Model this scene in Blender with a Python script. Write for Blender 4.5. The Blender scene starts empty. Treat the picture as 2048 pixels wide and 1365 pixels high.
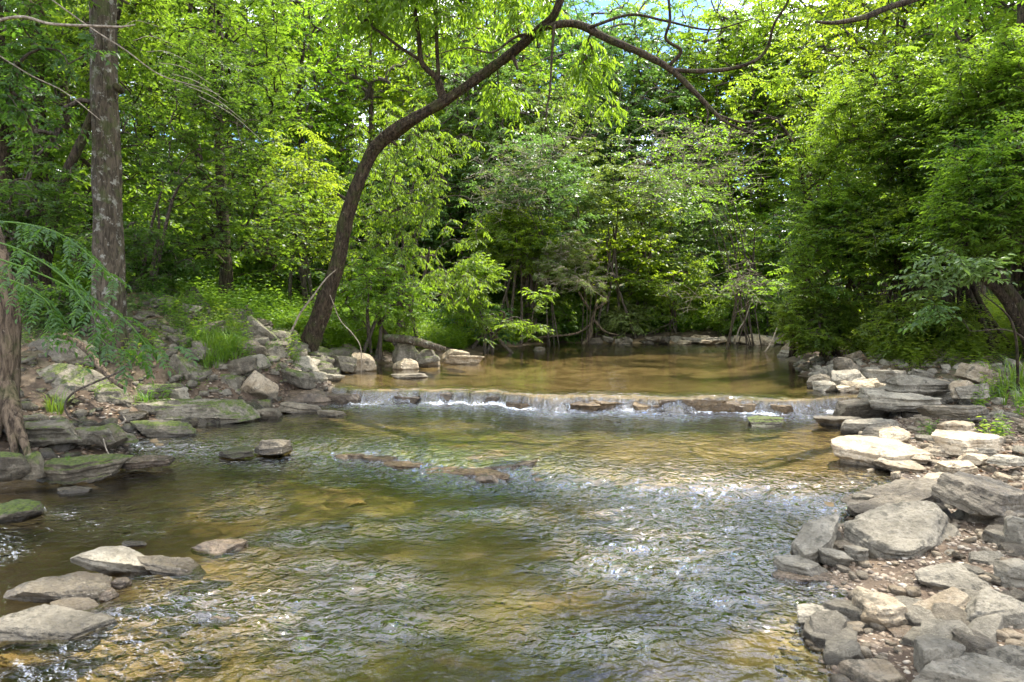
import bpy, math, random
import numpy as np
from mathutils import Vector, Euler, Matrix

SC = bpy.context.scene
# ------------------------------------------------------------------ camera
CAM_H = 1.5
F = 1365.0                     # focal length in pixels of the 2048 px frame
TILT = math.atan(75 / F)
cam_d = bpy.data.cameras.new('camera')
cam_d.sensor_width = 36.0
cam_d.lens = 36.0 * F / 2048
cam_d.clip_start = 0.05
cam_d.clip_end = 2000
cam = bpy.data.objects.new('camera', cam_d)
SC.collection.objects.link(cam)
cam.location = (0, 0, CAM_H)
cam.rotation_euler = (math.pi / 2 - TILT, 0, 0)
SC.camera = cam
# ------------------------------------------------------------------ world, sun, exposure
SUN_EL, SUN_AZ = math.radians(65), math.radians(38)      # azimuth from +Y towards +X
W = bpy.data.worlds.new('World')
SC.world = W
W.use_nodes = True
nt = W.node_tree
nt.nodes.clear()
out = nt.nodes.new('ShaderNodeOutputWorld')
bg = nt.nodes.new('ShaderNodeBackground')
sky = nt.nodes.new('ShaderNodeTexSky')
sky.sky_type = 'NISHITA'
sky.sun_disc = False
sky.sun_elevation = SUN_EL
sky.sun_rotation = SUN_AZ
sky.dust_density = 0.6
tc = nt.nodes.new('ShaderNodeTexCoord')
mp = nt.nodes.new('ShaderNodeMapping')
mp.inputs['Scale'].default_value = (1, 1, 2.2)
nz = nt.nodes.new('ShaderNodeTexNoise')
nz.inputs['Scale'].default_value = 3.1
nz.inputs['Detail'].default_value = 8
nz.inputs['Roughness'].default_value = 0.6
rp = nt.nodes.new('ShaderNodeValToRGB')
rp.color_ramp.elements[0].position = 0.45
rp.color_ramp.elements[1].position = 0.58
mx = nt.nodes.new('ShaderNodeMix')
mx.data_type = 'RGBA'
mx.inputs[7].default_value = (11.5, 11.6, 11.9, 1)
nt.links.new(tc.outputs['Generated'], mp.inputs[0])
nt.links.new(mp.outputs[0], nz.inputs['Vector'])
nt.links.new(nz.outputs['Fac'], rp.inputs[0])
nt.links.new(rp.outputs[0], mx.inputs[0])
dim = nt.nodes.new('ShaderNodeMix')          # clear blue well below the bright cloud
dim.data_type = 'RGBA'
dim.blend_type = 'MULTIPLY'
dim.inputs[0].default_value = 1.0
dim.inputs[7].default_value = (0.46, 0.56, 0.76, 1)
nt.links.new(sky.outputs[0], dim.inputs[6])
nt.links.new(dim.outputs[2], mx.inputs[6])
nt.links.new(mx.outputs[2], bg.inputs[0])
nt.links.new(bg.outputs[0], out.inputs[0])
bg.inputs[1].default_value = 0.15
sd = bpy.data.lights.new('sun', 'SUN')
sd.energy = 3.2
sd.angle = math.radians(0.5)
sd.color = (1.0, 0.94, 0.84)
sun = bpy.data.objects.new('sun', sd)
SC.collection.objects.link(sun)
sunv = Vector((math.cos(SUN_EL) * math.sin(SUN_AZ), math.cos(SUN_EL) * math.cos(SUN_AZ), math.sin(SUN_EL)))
sun.rotation_euler = sunv.to_track_quat('Z', 'Y').to_euler()
vs = SC.view_settings
vs.view_transform = 'Standard'
vs.look = 'None'
vs.exposure = 1.9
vs.gamma = 1
vs.use_curve_mapping = False
cy = SC.cycles
cy.max_bounces = 9
cy.diffuse_bounces = 5
cy.glossy_bounces = 2
cy.transmission_bounces = 5
cy.transparent_max_bounces = 6
cy.caustics_reflective = False
cy.caustics_refractive = False
cy.sample_clamp_indirect = 6
cy.use_denoising = True
cy.use_adaptive_sampling = True
cy.adaptive_threshold = 0.02
try:
    cy.denoiser = 'OPENIMAGEDENOISE'
    cy.denoising_prefilter = 'ACCURATE'
except Exception:
    pass

# ------------------------------------------------------------------ small tools
rng = np.random.default_rng(7)
col = bpy.data.collections.new('creek')
SC.collection.children.link(col)


def ray(px, py):
    u, v = (px - 1024) / F, (682.5 - py) / F
    c, s = math.cos(TILT), math.sin(TILT)
    return np.array([u, c + v * s, -s + v * c])


def at(px, py, Y):
    d = ray(px, py)
    t = Y / d[1]
    return np.array([d[0] * t, Y, CAM_H + d[2] * t])


def on(px, py, z):
    d = ray(px, py)
    t = (z - CAM_H) / d[2]
    return np.array([d[0] * t, d[1] * t, z])


def _h(ix, iy, iz, seed):
    n = (ix * 374761393 + iy * 668265263 + iz * 2147483647 + seed * 1274126177) & 0xffffffff
    n = ((n ^ (n >> 13)) * 1274126177) & 0xffffffff
    n = ((n ^ (n >> 16)) * 2246822519) & 0xffffffff
    return ((n ^ (n >> 15)) & 0xffffff).astype(np.float64) / 0xffffff


def vnoise(p, seed=0):
    p = np.asarray(p, float)
    if p.shape[-1] == 2:
        p = np.concatenate([p, np.zeros(p.shape[:-1] + (1,))], -1)
    i = np.floor(p).astype(np.int64)
    f = p - i
    f = f * f * f * (f * (f * 6 - 15) + 10)
    r = 0
    for a in (0, 1):
        wa = f[..., 0] if a else 1 - f[..., 0]
        for b in (0, 1):
            wb = f[..., 1] if b else 1 - f[..., 1]
            for c in (0, 1):
                wc = f[..., 2] if c else 1 - f[..., 2]
                r = r + wa * wb * wc * _h(i[..., 0] + a, i[..., 1] + b, i[..., 2] + c, seed)
    return r * 2 - 1


def fbm(p, oct=4, seed=0, gain=0.5):
    p = np.asarray(p, float)
    a, s, t = 1.0, 0, 0
    for o in range(oct):
        s = s + a * vnoise(p * (2.03 ** o) + 17.3 * o, seed + o)
        t += a
        a *= gain
    return s / t


def sstep(a, b, x):
    t = np.clip((x - a) / (b - a), 0, 1)
    return t * t * (3 - 2 * t)


def nrm(v):
    return v / np.maximum(np.linalg.norm(v, axis=-1, keepdims=True), 1e-9)


def mesh_np(name, V, quads=None, tris=None, smooth=True):
    me = bpy.data.meshes.new(name)
    V = np.asarray(V, np.float32)
    me.vertices.add(len(V))
    me.vertices.foreach_set('co', V.ravel())
    loops, starts, n0 = [], [], 0
    for A, k in ((quads, 4), (tris, 3)):
        if A is not None and len(A):
            A = np.asarray(A, np.int32)
            loops.append(A.ravel())
            starts.append(n0 + np.arange(len(A), dtype=np.int32) * k)
            n0 += A.size
    loops = np.concatenate(loops)
    starts = np.concatenate(starts)
    me.loops.add(len(loops))
    me.loops.foreach_set('vertex_index', loops)
    me.polygons.add(len(starts))
    me.polygons.foreach_set('loop_start', starts)
    me.update(calc_edges=True)
    if smooth:
        me.polygons.foreach_set('use_smooth', np.ones(len(starts), bool))
    return me


def link(name, me, mat=None, parent=None, loc=None, rot=None, scale=None):
    o = bpy.data.objects.new(name, me)
    col.objects.link(o)
    if mat is not None and me is not None and not me.materials:
        me.materials.append(mat)
    if parent is not None:
        o.parent = parent
    if loc is not None:
        o.location = loc
    if rot is not None:
        o.rotation_euler = rot
    if scale is not None:
        o.scale = scale
    return o


def tag(o, label=None, cat=None, group=None, kind=None):
    if label:
        o['label'] = label
    if cat:
        o['category'] = cat
    if group:
        o['group'] = group
    if kind:
        o['kind'] = kind
    return o


def empty(name, loc, label, cat, group=None, rz=0.0, scale=None):
    o = link(name, None, loc=loc, rot=(0, 0, rz), scale=scale)
    o.empty_display_size = 0.2
    return tag(o, label, cat, group)


def copy_tree(o, parent=None):
    c = o.copy()
    col.objects.link(c)
    c.parent = parent
    for ch in list(o.children):
        copy_tree(ch, c)
    return c


def attr(me, name, arr):
    a = me.attributes.new(name, 'FLOAT', 'POINT')
    a.data.foreach_set('value', np.asarray(arr, np.float32).ravel())


# ------------------------------------------------------------------ materials
class NT:
    def __init__(s, name):
        s.m = bpy.data.materials.new(name)
        s.m.use_nodes = True
        s.t = s.m.node_tree
        s.t.nodes.clear()
        s.o = s.n('ShaderNodeOutputMaterial')

    def n(s, k, **kw):
        x = s.t.nodes.new(k)
        for a, b in kw.items():
            setattr(x, a, b)
        return x

    def l(s, a, b):
        s.t.links.new(a, b)

    def setin(s, node, key, v):
        if isinstance(v, bpy.types.NodeSocket):
            s.l(v, node.inputs[key])
        else:
            node.inputs[key].default_value = v

    def coord(s, kind='Object', scale=(1, 1, 1)):
        c = s.n('ShaderNodeTexCoord')
        m = s.n('ShaderNodeMapping')
        m.inputs['Scale'].default_value = scale
        s.l(c.outputs[kind], m.inputs[0])
        return m.outputs[0]

    def pos(s, scale=(1, 1, 1)):
        c = s.n('ShaderNodeNewGeometry')
        m = s.n('ShaderNodeMapping')
        m.inputs['Scale'].default_value = scale
        s.l(c.outputs['Position'], m.inputs[0])
        return m.outputs[0]

    def noise(s, vec, scale, detail=5, rough=0.55, dist=0.0):
        x = s.n('ShaderNodeTexNoise')
        s.l(vec, x.inputs['Vector'])
        x.inputs['Scale'].default_value = scale
        x.inputs['Detail'].default_value = detail
        x.inputs['Roughness'].default_value = rough
        x.inputs['Distortion'].default_value = dist
        return x.outputs['Fac']

    def ramp(s, fac, stops):
        x = s.n('ShaderNodeValToRGB')
        cr = x.color_ramp
        while len(cr.elements) < len(stops):
            cr.elements.new(0.5)
        for e, (p, c) in zip(cr.elements, stops):
            e.position = p
            e.color = tuple(c) + (1,) if len(c) == 3 else c
        s.l(fac, x.inputs[0])
        return x.outputs[0]

    def step(s, fac, a, b):
        x = s.n('ShaderNodeMapRange')
        x.interpolation_type = 'SMOOTHSTEP'
        s.l(fac, x.inputs[0])
        x.inputs[1].default_value = a
        x.inputs[2].default_value = b
        return x.outputs[0]

    def mix(s, f, a, b):
        x = s.n('ShaderNodeMix', data_type='RGBA')
        for k, v in ((0, f), (6, a), (7, b)):
            if isinstance(v, bpy.types.NodeSocket):
                s.l(v, x.inputs[k])
            else:
                x.inputs[k].default_value = v if k == 0 else tuple(v) + (1,)
        return x.outputs[2]

    def math(s, op, a, b=0.0):
        x = s.n('ShaderNodeMath', operation=op)
        for k, v in ((0, a), (1, b)):
            s.setin(x, k, v)
        return x.outputs[0]

    def bump(s, h, strength, dist, prev=None):
        x = s.n('ShaderNodeBump')
        s.l(h, x.inputs['Height'])
        s.setin(x, 'Strength', strength)
        x.inputs['Distance'].default_value = dist
        if prev is not None:
            s.l(prev, x.inputs['Normal'])
        return x.outputs[0]

    def at(s, name):
        x = s.n('ShaderNodeAttribute', attribute_name=name)
        return x.outputs['Fac']

    def prin(s, colr, rough, normal=None, spec=0.5):
        x = s.n('ShaderNodeBsdfPrincipled')
        if isinstance(colr, bpy.types.NodeSocket):
            s.l(colr, x.inputs['Base Color'])
        else:
            x.inputs['Base Color'].default_value = tuple(colr) + (1,)
        s.setin(x, 'Roughness', rough)
        s.setin(x, 'Specular IOR Level', spec)
        if normal is not None:
            s.l(normal, x.inputs['Normal'])
        return x.outputs[0]

    def done(s, sh):
        s.l(sh, s.o.inputs[0])
        return s.m


def mat_leaf(name, dark, light, trans, gloss=0.35, tamt=0.45):
    """two tones of leaf picked leaf by leaf, thin and translucent"""
    t = NT(name)
    g = t.n('ShaderNodeNewGeometry')
    r = g.outputs['Random Per Island']
    oi = t.n('ShaderNodeObjectInfo')
    big = t.noise(t.pos(), 0.9, 2)
    f = t.math('ADD', t.math('MULTIPLY', r, 0.65), t.math('MULTIPLY', t.step(big, 0.3, 0.7), 0.35))
    c = t.mix(f, dark, light)
    tcn = t.mix(f, tuple(x * 0.75 for x in trans), trans)
    hsv = t.n('ShaderNodeHueSaturation')
    t.l(c, hsv.inputs['Color'])
    t.l(t.math('ADD', t.math('MULTIPLY', oi.outputs['Random'], 0.03), 0.485), hsv.inputs['Hue'])
    hsv2 = t.n('ShaderNodeHueSaturation')
    t.l(tcn, hsv2.inputs['Color'])
    t.l(t.math('ADD', t.math('MULTIPLY', oi.outputs['Random'], 0.03), 0.485), hsv2.inputs['Hue'])
    d = t.prin(hsv.outputs[0], gloss + 0.08, spec=0.5)
    tr = t.n('ShaderNodeBsdfTranslucent')
    t.l(hsv2.outputs[0], tr.inputs[0])
    m = t.n('ShaderNodeMixShader')
    m.inputs[0].default_value = tamt
    t.l(d, m.inputs[1])
    t.l(tr.outputs[0], m.inputs[2])
    return t.done(m.outputs[0])


M = {}
M['leaf_bright'] = mat_leaf('leaf_bright', (0.06, 0.12, 0.014), (0.11, 0.18, 0.02), (0.38, 0.57, 0.03), tamt=0.57)
M['leaf_mid'] = mat_leaf('leaf_mid', (0.04, 0.09, 0.012), (0.085, 0.15, 0.02), (0.33, 0.50, 0.03), tamt=0.53)
M['leaf_dark'] = mat_leaf('leaf_dark', (0.028, 0.065, 0.014), (0.06, 0.115, 0.024), (0.20, 0.37, 0.03), tamt=0.48)
M['leaf_cool'] = mat_leaf('leaf_cool', (0.05, 0.105, 0.03), (0.12, 0.19, 0.055), (0.22, 0.40, 0.06), tamt=0.42, gloss=0.3)
M['leaf_pale'] = mat_leaf('leaf_pale', (0.11, 0.16, 0.04), (0.20, 0.25, 0.07), (0.34, 0.42, 0.05), tamt=0.4)
M['grass'] = mat_leaf('grass', (0.05, 0.12, 0.015), (0.12, 0.22, 0.025), (0.28, 0.46, 0.03), tamt=0.45)
M['litter'] = mat_leaf('litter', (0.10, 0.06, 0.03), (0.28, 0.19, 0.10), (0.2, 0.12, 0.05), tamt=0.15)


def mat_bark(name, dark, light, lichen, lich=0.62, scale=1.0, moss=0.0):
    t = NT(name)
    v = t.coord('Object', (1, 1, 0.22))
    p = t.coord('Object')
    a = t.noise(v, 26 * scale, 6, 0.65, 0.6)
    b = t.noise(p, 5 * scale, 5, 0.6)
    c = t.mix(t.step(a, 0.35, 0.65), dark, light)
    c = t.mix(t.step(t.noise(p, 9 * scale, 7, 0.7), lich, lich + 0.08), c, lichen)
    if moss:
        c = t.mix(t.math('MULTIPLY', t.step(b, 0.5, 0.62), moss), c, (0.07, 0.095, 0.02))
    n = t.bump(a, 1.0, 0.05)
    n = t.bump(t.noise(p, 50, 6, .7), 0.7, 0.015, n)
    return t.done(t.prin(c, 0.9, n, 0.2))


M['bark_grey'] = mat_bark('bark_grey', (0.04, 0.032, 0.02), (0.125, 0.10, 0.068), (0.27, 0.26, 0.21), 0.54, 1.1, 0.5)
M['bark_dark'] = mat_bark('bark_dark', (0.016, 0.012, 0.008), (0.085, 0.062, 0.038), (0.20, 0.17, 0.12), 0.60, 1.2, 0.3)
M['bark_thin'] = mat_bark('bark_thin', (0.05, 0.04, 0.03), (0.15, 0.12, 0.09), (0.26, 0.25, 0.2), 0.6)
M['bark_pale'] = mat_bark('bark_pale', (0.22, 0.18, 0.13), (0.42, 0.36, 0.27), (0.5, 0.45, 0.37), 0.6)
M['wood_stump'] = mat_bark('wood_stump', (0.04, 0.028, 0.018), (0.19, 0.14, 0.09), (0.27, 0.22, 0.16), 0.6, 1.0, 0.3)


def mat_rock(name, c1, c2, c3, moss=0.0, wet_z=None, rough=0.8, dark=(0.05, 0.045, 0.03)):
    t = NT(name)
    p = t.coord('Object')
    wp = t.pos()
    oi = t.n('ShaderNodeObjectInfo')
    add = t.n('ShaderNodeVectorMath', operation='ADD')
    t.l(p, add.inputs[0])
    sc = t.n('ShaderNodeVectorMath', operation='SCALE')
    sc.inputs[0].default_value = (7, 13, 5)
    t.l(oi.outputs['Random'], sc.inputs['Scale'])
    t.l(sc.outputs[0], add.inputs[1])
    q = add.outputs[0]
    a = t.noise(q, 4.5, 8, 0.62, 0.3)
    b = t.noise(q, 16, 7, 0.7)
    st = t.n('ShaderNodeMapping')
    st.inputs['Scale'].default_value = (2, 2, 26)
    t.l(q, st.inputs[0])
    s = t.noise(st.outputs[0], 2.2, 5, 0.6, 0.4)
    c = t.mix(t.step(a, 0.36, 0.64), c1, c2)
    c = t.mix(t.math('MULTIPLY', t.step(b, 0.5, 0.7), 0.7), c, c3)
    c = t.mix(t.math('MULTIPLY', t.step(s, 0.52, 0.66), 0.35), c, tuple(x * 0.6 for x in c1))
    c = t.mix(t.math('MULTIPLY', t.step(t.noise(q, 9, 8, 0.75), 0.53, 0.64), 0.72), c, dark)
    c = t.mix(t.math('MULTIPLY', t.step(t.noise(q, 38, 6, 0.75), 0.50, 0.66), 0.5), c, dark)
    val = t.n('ShaderNodeHueSaturation')
    t.l(c, val.inputs['Color'])
    t.l(t.math('ADD', t.math('MULTIPLY', oi.outputs['Random'], 0.5), 0.75), val.inputs['Value'])
    c = val.outputs[0]
    if moss:
        g = t.n('ShaderNodeNewGeometry')
        sep = t.n('ShaderNodeSeparateXYZ')
        t.l(g.outputs['Normal'], sep.inputs[0])
        m = t.math('MULTIPLY', t.step(sep.outputs[2], 0.35, 0.85), t.step(t.noise(wp, 5, 6, 0.6), 0.56 - 0.22 * moss, 0.64 - 0.2 * moss))
        c = t.mix(t.math('MULTIPLY', m, t.step(t.noise(wp, 24, 6, .7), .30, .48)), c, t.mix(t.step(t.noise(wp, 45, 5, .7), .35, .65), (0.025, 0.035, 0.006), (0.115, 0.15, 0.018)))
    # wet just above the water: darker, glossier
    sz = t.n('ShaderNodeSeparateXYZ')
    t.l(wp, sz.inputs[0])
    r = rough
    if wet_z is not None:
        zz = t.math('ADD', sz.outputs[2], t.math('MULTIPLY', t.noise(wp, 9, 3), 0.05))
        wet = t.step(zz, wet_z + 0.11, wet_z + 0.05)
        c = t.mix(t.math('MULTIPLY', wet, 0.75), c, (0.03, 0.024, 0.015))
        r = t.math('SUBTRACT', rough, t.math('MULTIPLY', wet, 0.5))
    n = t.bump(a, 0.8, 0.07)
    n = t.bump(b, 1.0, 0.03, n)
    n = t.bump(t.noise(q, 55, 6, 0.75), 0.9, 0.010, n)
    n = t.bump(s, 0.6, 0.015, n)
    return t.done(t.prin(c, r, n, 0.35))


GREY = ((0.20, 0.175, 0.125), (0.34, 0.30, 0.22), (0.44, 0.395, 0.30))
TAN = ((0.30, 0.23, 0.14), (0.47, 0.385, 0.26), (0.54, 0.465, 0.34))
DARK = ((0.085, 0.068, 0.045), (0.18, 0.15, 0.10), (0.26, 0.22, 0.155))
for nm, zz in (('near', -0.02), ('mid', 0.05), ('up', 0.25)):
    shade_k = .80 if nm == 'near' else 1.0  # near copies darkened in colour to stand in for shade
    M['grey_' + nm] = mat_rock('grey_' + nm, *[tuple(v * shade_k for v in c_) for c_ in GREY], wet_z=zz)
    M['tan_' + nm] = mat_rock('tan_' + nm, *[tuple(v * shade_k for v in c_) for c_ in TAN], wet_z=zz)
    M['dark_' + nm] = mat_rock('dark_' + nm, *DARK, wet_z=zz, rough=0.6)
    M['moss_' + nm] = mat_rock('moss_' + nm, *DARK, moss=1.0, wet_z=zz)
    M['lichen_' + nm] = mat_rock('lichen_' + nm, (0.11, 0.095, 0.065), (0.225, 0.195, 0.14), (0.34, 0.30, 0.225), moss=0.55, wet_z=zz)  # grey stone darkened to carry the left bank's shade, plus moss
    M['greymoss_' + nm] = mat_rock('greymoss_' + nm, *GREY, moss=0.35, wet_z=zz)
M['wetrock'] = mat_rock('wetrock', (0.06, 0.045, 0.03), (0.15, 0.11, 0.07), (0.24, 0.18, 0.12), rough=0.25)
M['ledge'] = mat_rock('ledge', (0.085, 0.055, 0.028), (0.20, 0.135, 0.065), (0.27, 0.20, 0.11), rough=0.22)
M['gold'] = mat_rock('gold', (0.26, 0.17, 0.07), (0.42, 0.30, 0.14), (0.48, 0.36, 0.18), rough=0.6)

# ------------------------------------------------------------------ the lie of the land
EDL = np.array([[0, -4.2], [3, -4.3], [5, -4.7], [5.8, -4.5], [6.2, -3.8], [7, -4.0], [7.45, -4.1], [8.2, -3.45], [9, -3.15], [9.7, -2.7],
                [11, -2.95], [12.5, -3.15], [14.3, -2.4], [15.7, -0.9], [17, -0.8], [18.5, -0.2], [20.5, 1.2], [30, 2]])
EDR = np.array([[0, 0.9], [2.7, 1.3], [3.1, 1.5], [3.6, 1.75], [4.3, 1.95], [4.8, 2.6], [5.4, 3.0], [6, 3.15], [7, 3.7], [8, 4.3], [8.9, 4.9],
                [9.5, 4.9], [11, 4.85], [13, 5.4], [15, 6.1], [18, 7.2], [20, 8.4], [30, 12]])
LEDGE = np.array([[-9, 10], [-4, 9.9], [-2.7, 9.75], [-1.6, 9.6], [-0.75, 9.65], [-0.22, 9.5], [-0.08, 9.1], [0.8, 9.0], [1.6, 9.02], [2.5, 8.9],
                  [3.1, 8.85], [3.4, 8.7], [4.2, 8.75], [5, 8.8], [9, 9.2]])
RIFF = np.array([[-9, 7.2], [-4, 7.0], [-2.7, 6.85], [-2.1, 6.75], [-1.6, 6.6], [-1.0, 6.3], [-0.35, 6.0], [0.15, 5.85], [0.9, 5.55], [1.8, 5.2],
                 [2.5, 5.0], [9, 4.6]])
Z0, Z1, Z2 = 0.0, 0.07, 0.27


def ledge_y(x):
    return np.interp(x, LEDGE[:, 0], LEDGE[:, 1]) + 0.13 * vnoise(np.stack([x * 1.9, x * 0], -1), 5) + 0.05 * vnoise(np.stack([x * 11, x * 0], -1), 6)


def riff_y(x):
    return np.interp(x, RIFF[:, 0], RIFF[:, 1]) + 0.12 * vnoise(np.stack([x * 1.7, x * 0], -1), 15)


def wlevel(x, y):
    return Z0 + (Z1 - Z0) * sstep(-0.25, 0.15, y - riff_y(x)) + (Z2 - Z1) * sstep(-0.075, 0.035, y - ledge_y(x)) + 0.002 * np.clip(y - 3, 0, 30)


AL = np.array([[0, 0.5], [5, 0.55], [7, 0.7], [8, 0.75], [9, 0.95], [10, 1.3], [11, 1.6], [12.3, 1.3], [14, 0.9], [18, 0.5], [25, 0.8]])
AR = np.array([[0, 0.06], [4, 0.07], [5, .14], [6, 0.22], [10, 0.3], [13, 0.5], [20, 0.6], [30, 0.8]])
YF = 20.7


def sides(x, y):
    j = 0.18 * vnoise(np.stack([x * 1.3, y * 1.3], -1), 31) + 0.07 * vnoise(np.stack([x * 5, y * 5], -1), 32)
    dl = np.interp(y, EDL[:, 0], EDL[:, 1]) - x + j
    dr = x - np.interp(y, EDR[:, 0], EDR[:, 1]) + j
    df = y - YF + j * 1.6
    return dl, dr, df


def ground(x, y):
    x = np.asarray(x, float)
    y = np.asarray(y, float)
    dl, dr, df = sides(x, y)
    s = -np.maximum(np.maximum(dl, dr), df)
    wl = wlevel(x, y)
    soft = Z0 + (Z2 - Z0) * sstep(5.5, 11.0, y) + 0.002 * np.clip(y - 3, 0, 30)
    k = sstep(0.15, 0.9, -s)
    wl = wl * (1 - k) + soft * k
    P = np.stack([x, y], -1)
    ly = y - ledge_y(x)
    thin = 1 - 0.85 * (sstep(-0.02, 0.02, ly) * sstep(0.9, 0.0, ly))
    ry = y - riff_y(x)
    thin = thin * (1 - 0.75 * sstep(-0.3, 0.0, ry) * sstep(0.5, 0.1, ry))
    dep = (0.02 + 0.20 * sstep(0, 1.6, s)) * (1 + 0.35 * fbm(P * 0.8, 3, 41)) * thin
    bed = wl - np.where(s > 0, dep, 0) + 0.012 * fbm(P * 5, 3, 42) * sstep(0, 0.2, s)
    # bedrock shelves break up the bed, near the camera most of all
    c = lambda v: np.clip(v, 0, None)
    hL = np.interp(y, AL[:, 0], AL[:, 1]) * (1 - np.exp(-c(dl) / 2.2)) + 0.045 * c(dl)
    hR = np.interp(y, AR[:, 0], AR[:, 1]) * (1 - np.exp(-c(dr) / 2.0)) + 0.05 * c(dr)
    hF = 0.55 * (1 - np.exp(-c(df) / 1.6)) + 0.10 * c(df)
    h = hL + hR + hF
    out_ = sstep(0, 0.6, -s)
    h = h * (1 + 0.25 * fbm(P * 0.7, 3, 43)) + out_ * 0.06 * fbm(P * 2.6, 4, 44)
    h = h - np.minimum(h, .24 * np.exp(-((x + 4.4) / 1.1) ** 2 - ((y - 8.5) / .55) ** 2))
    return bed + np.minimum(h, 7) - 0.005 * (s <= 0)


def gz(x, y):
    return float(ground(np.array([x]), np.array([y]))[0])


def axis(core0, core1, d, far0, far1, g=1.12):
    a = list(np.arange(core0, core1, d))
    s, v = d, core1
    while v < far1:
        a.append(v)
        s *= g
        v += s
    a.append(far1)
    s, v = d * g, core0 - d
    pre = []
    while v > far0:
        pre.append(v)
        s *= g
        v -= s
    pre.append(far0)
    return np.array(pre[::-1] + a)


def grid(xs, ys, fn):
    X, Y = np.meshgrid(xs, ys)
    Z = fn(X, Y)
    V = np.stack([X, Y, Z], -1).reshape(-1, 3)
    nx, ny = len(xs), len(ys)
    i = np.arange(nx * ny).reshape(ny, nx)
    Q = np.stack([i[:-1, :-1], i[:-1, 1:], i[1:, 1:], i[1:, :-1]], -1).reshape(-1, 4)
    return V, Q


def mat_ground():
    t = NT('ground')
    p = t.pos()
    bed, algae, wet, green = t.at('bed'), t.at('algae'), t.at('wet'), t.at('green')
    n1 = t.noise(p, 2.0, 7, 0.6, 0.5)
    n2 = t.noise(p, 14, 7, 0.7)
    n3 = t.noise(p, 70, 5, 0.7)
    soil = t.mix(t.step(n1, 0.35, 0.65), (0.045, 0.03, 0.019), (0.11, 0.077, 0.048))
    soil = t.mix(t.math('MULTIPLY', t.step(n2, 0.48, 0.7), .6), soil, (0.20, 0.15, 0.10))
    soil = t.mix(t.math('MULTIPLY', green, t.step(t.noise(p, 6, 5), 0.38, 0.55)), soil, (0.045, 0.075, 0.015))
    sand = t.mix(t.step(n1, 0.36, 0.62), (0.17, 0.11, 0.05), (0.44, 0.32, 0.17))
    sand = t.mix(t.math('MULTIPLY', t.step(n2, 0.5, 0.68), 0.6), sand, (0.13, 0.09, 0.04))
    vor = t.n('ShaderNodeTexVoronoi')
    vor.inputs['Scale'].default_value = 22
    t.l(p, vor.inputs['Vector'])
    vh = t.n('ShaderNodeSeparateColor')
    t.l(vor.outputs['Color'], vh.inputs[0])
    peb = t.mix(vh.outputs[0], (0.16, 0.11, 0.055), (0.42, 0.31, 0.17))
    pm = t.at('pebble')
    sand = t.mix(t.math('MULTIPLY', pm, 0.7), sand, peb)
    alg = t.mix(t.step(t.noise(p, 9, 7, .7), .3, .7), (0.05, 0.065, 0.01), (0.20, 0.23, 0.03))
    sand = t.mix(t.math('MULTIPLY', algae, t.step(t.noise(p, 3.2, 6, 0.6), 0.33, 0.5)), sand, alg)
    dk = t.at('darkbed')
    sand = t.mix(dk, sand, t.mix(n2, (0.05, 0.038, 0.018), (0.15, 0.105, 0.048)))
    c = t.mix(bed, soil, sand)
    c = t.mix(t.math('MULTIPLY', wet, 0.5), c, (0.05, 0.033, 0.02))
    rg = t.math('SUBTRACT', 0.9, t.math('MULTIPLY', wet, 0.45))
    n = t.bump(n2, 0.5, 0.03)
    n = t.bump(n3, 0.6, 0.01, n)
    return t.done(t.prin(c, rg, n, 0.3))


xs = axis(-6.5, 6.0, 0.05, -160, 160)
ys = np.concatenate([[-60, -30, -15, -8, -4, -2, 0, 1], axis(2.0, 12.5, 0.04, 1.5, 260, 1.06)])
V, Q = grid(xs, ys, ground)
me = mesh_np('ground', V, Q)
gx, gy = V[:, 0], V[:, 1]
dl, dr, df = sides(gx, gy)
sgn = -np.maximum(np.maximum(dl, dr), df)
P2 = V[:, :2]
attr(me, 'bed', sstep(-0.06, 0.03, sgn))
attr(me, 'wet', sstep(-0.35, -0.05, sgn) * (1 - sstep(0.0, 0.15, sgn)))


def blob(cx, cy, rx, ry):
    return np.exp(-(((gx - cx) / rx) ** 2 + ((gy - cy) / ry) ** 2))


alg = 1.1 * blob(-1.0, 7.2, 1.6, 1.0) + 0.45 * blob(-0.6, 5.2, 1.2, 0.8) + 0.3 * blob(1.0, 3.9, 1.6, 0.9) + 0.9 * blob(0.5, 9.9, 4, 0.45) + 0.5 * blob(0.5, 8.5, 2.5, 0.4) + 0.5 * blob(-0.3, 3.2, 1.0, .6)
attr(me, 'algae', np.clip(alg * 1.3, 0, 1))
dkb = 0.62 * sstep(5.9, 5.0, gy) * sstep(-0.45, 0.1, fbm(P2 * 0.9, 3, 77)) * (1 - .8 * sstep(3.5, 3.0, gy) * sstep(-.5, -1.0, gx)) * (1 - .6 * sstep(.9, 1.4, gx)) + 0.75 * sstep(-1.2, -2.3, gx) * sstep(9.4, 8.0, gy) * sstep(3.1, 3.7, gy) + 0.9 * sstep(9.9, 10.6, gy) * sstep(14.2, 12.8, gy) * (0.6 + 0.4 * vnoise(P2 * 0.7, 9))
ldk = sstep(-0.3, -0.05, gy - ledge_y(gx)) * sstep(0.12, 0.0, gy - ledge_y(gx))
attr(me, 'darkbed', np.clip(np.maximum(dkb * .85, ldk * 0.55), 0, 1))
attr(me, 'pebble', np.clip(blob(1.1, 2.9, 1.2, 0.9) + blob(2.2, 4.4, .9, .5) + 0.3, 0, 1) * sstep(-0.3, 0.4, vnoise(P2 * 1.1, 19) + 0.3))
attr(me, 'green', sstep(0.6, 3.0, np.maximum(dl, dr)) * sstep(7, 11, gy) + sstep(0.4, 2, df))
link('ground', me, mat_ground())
tag(bpy.data.objects['ground'], 'brown soil banks and sandy stream bed', None, None, 'structure')


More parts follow.
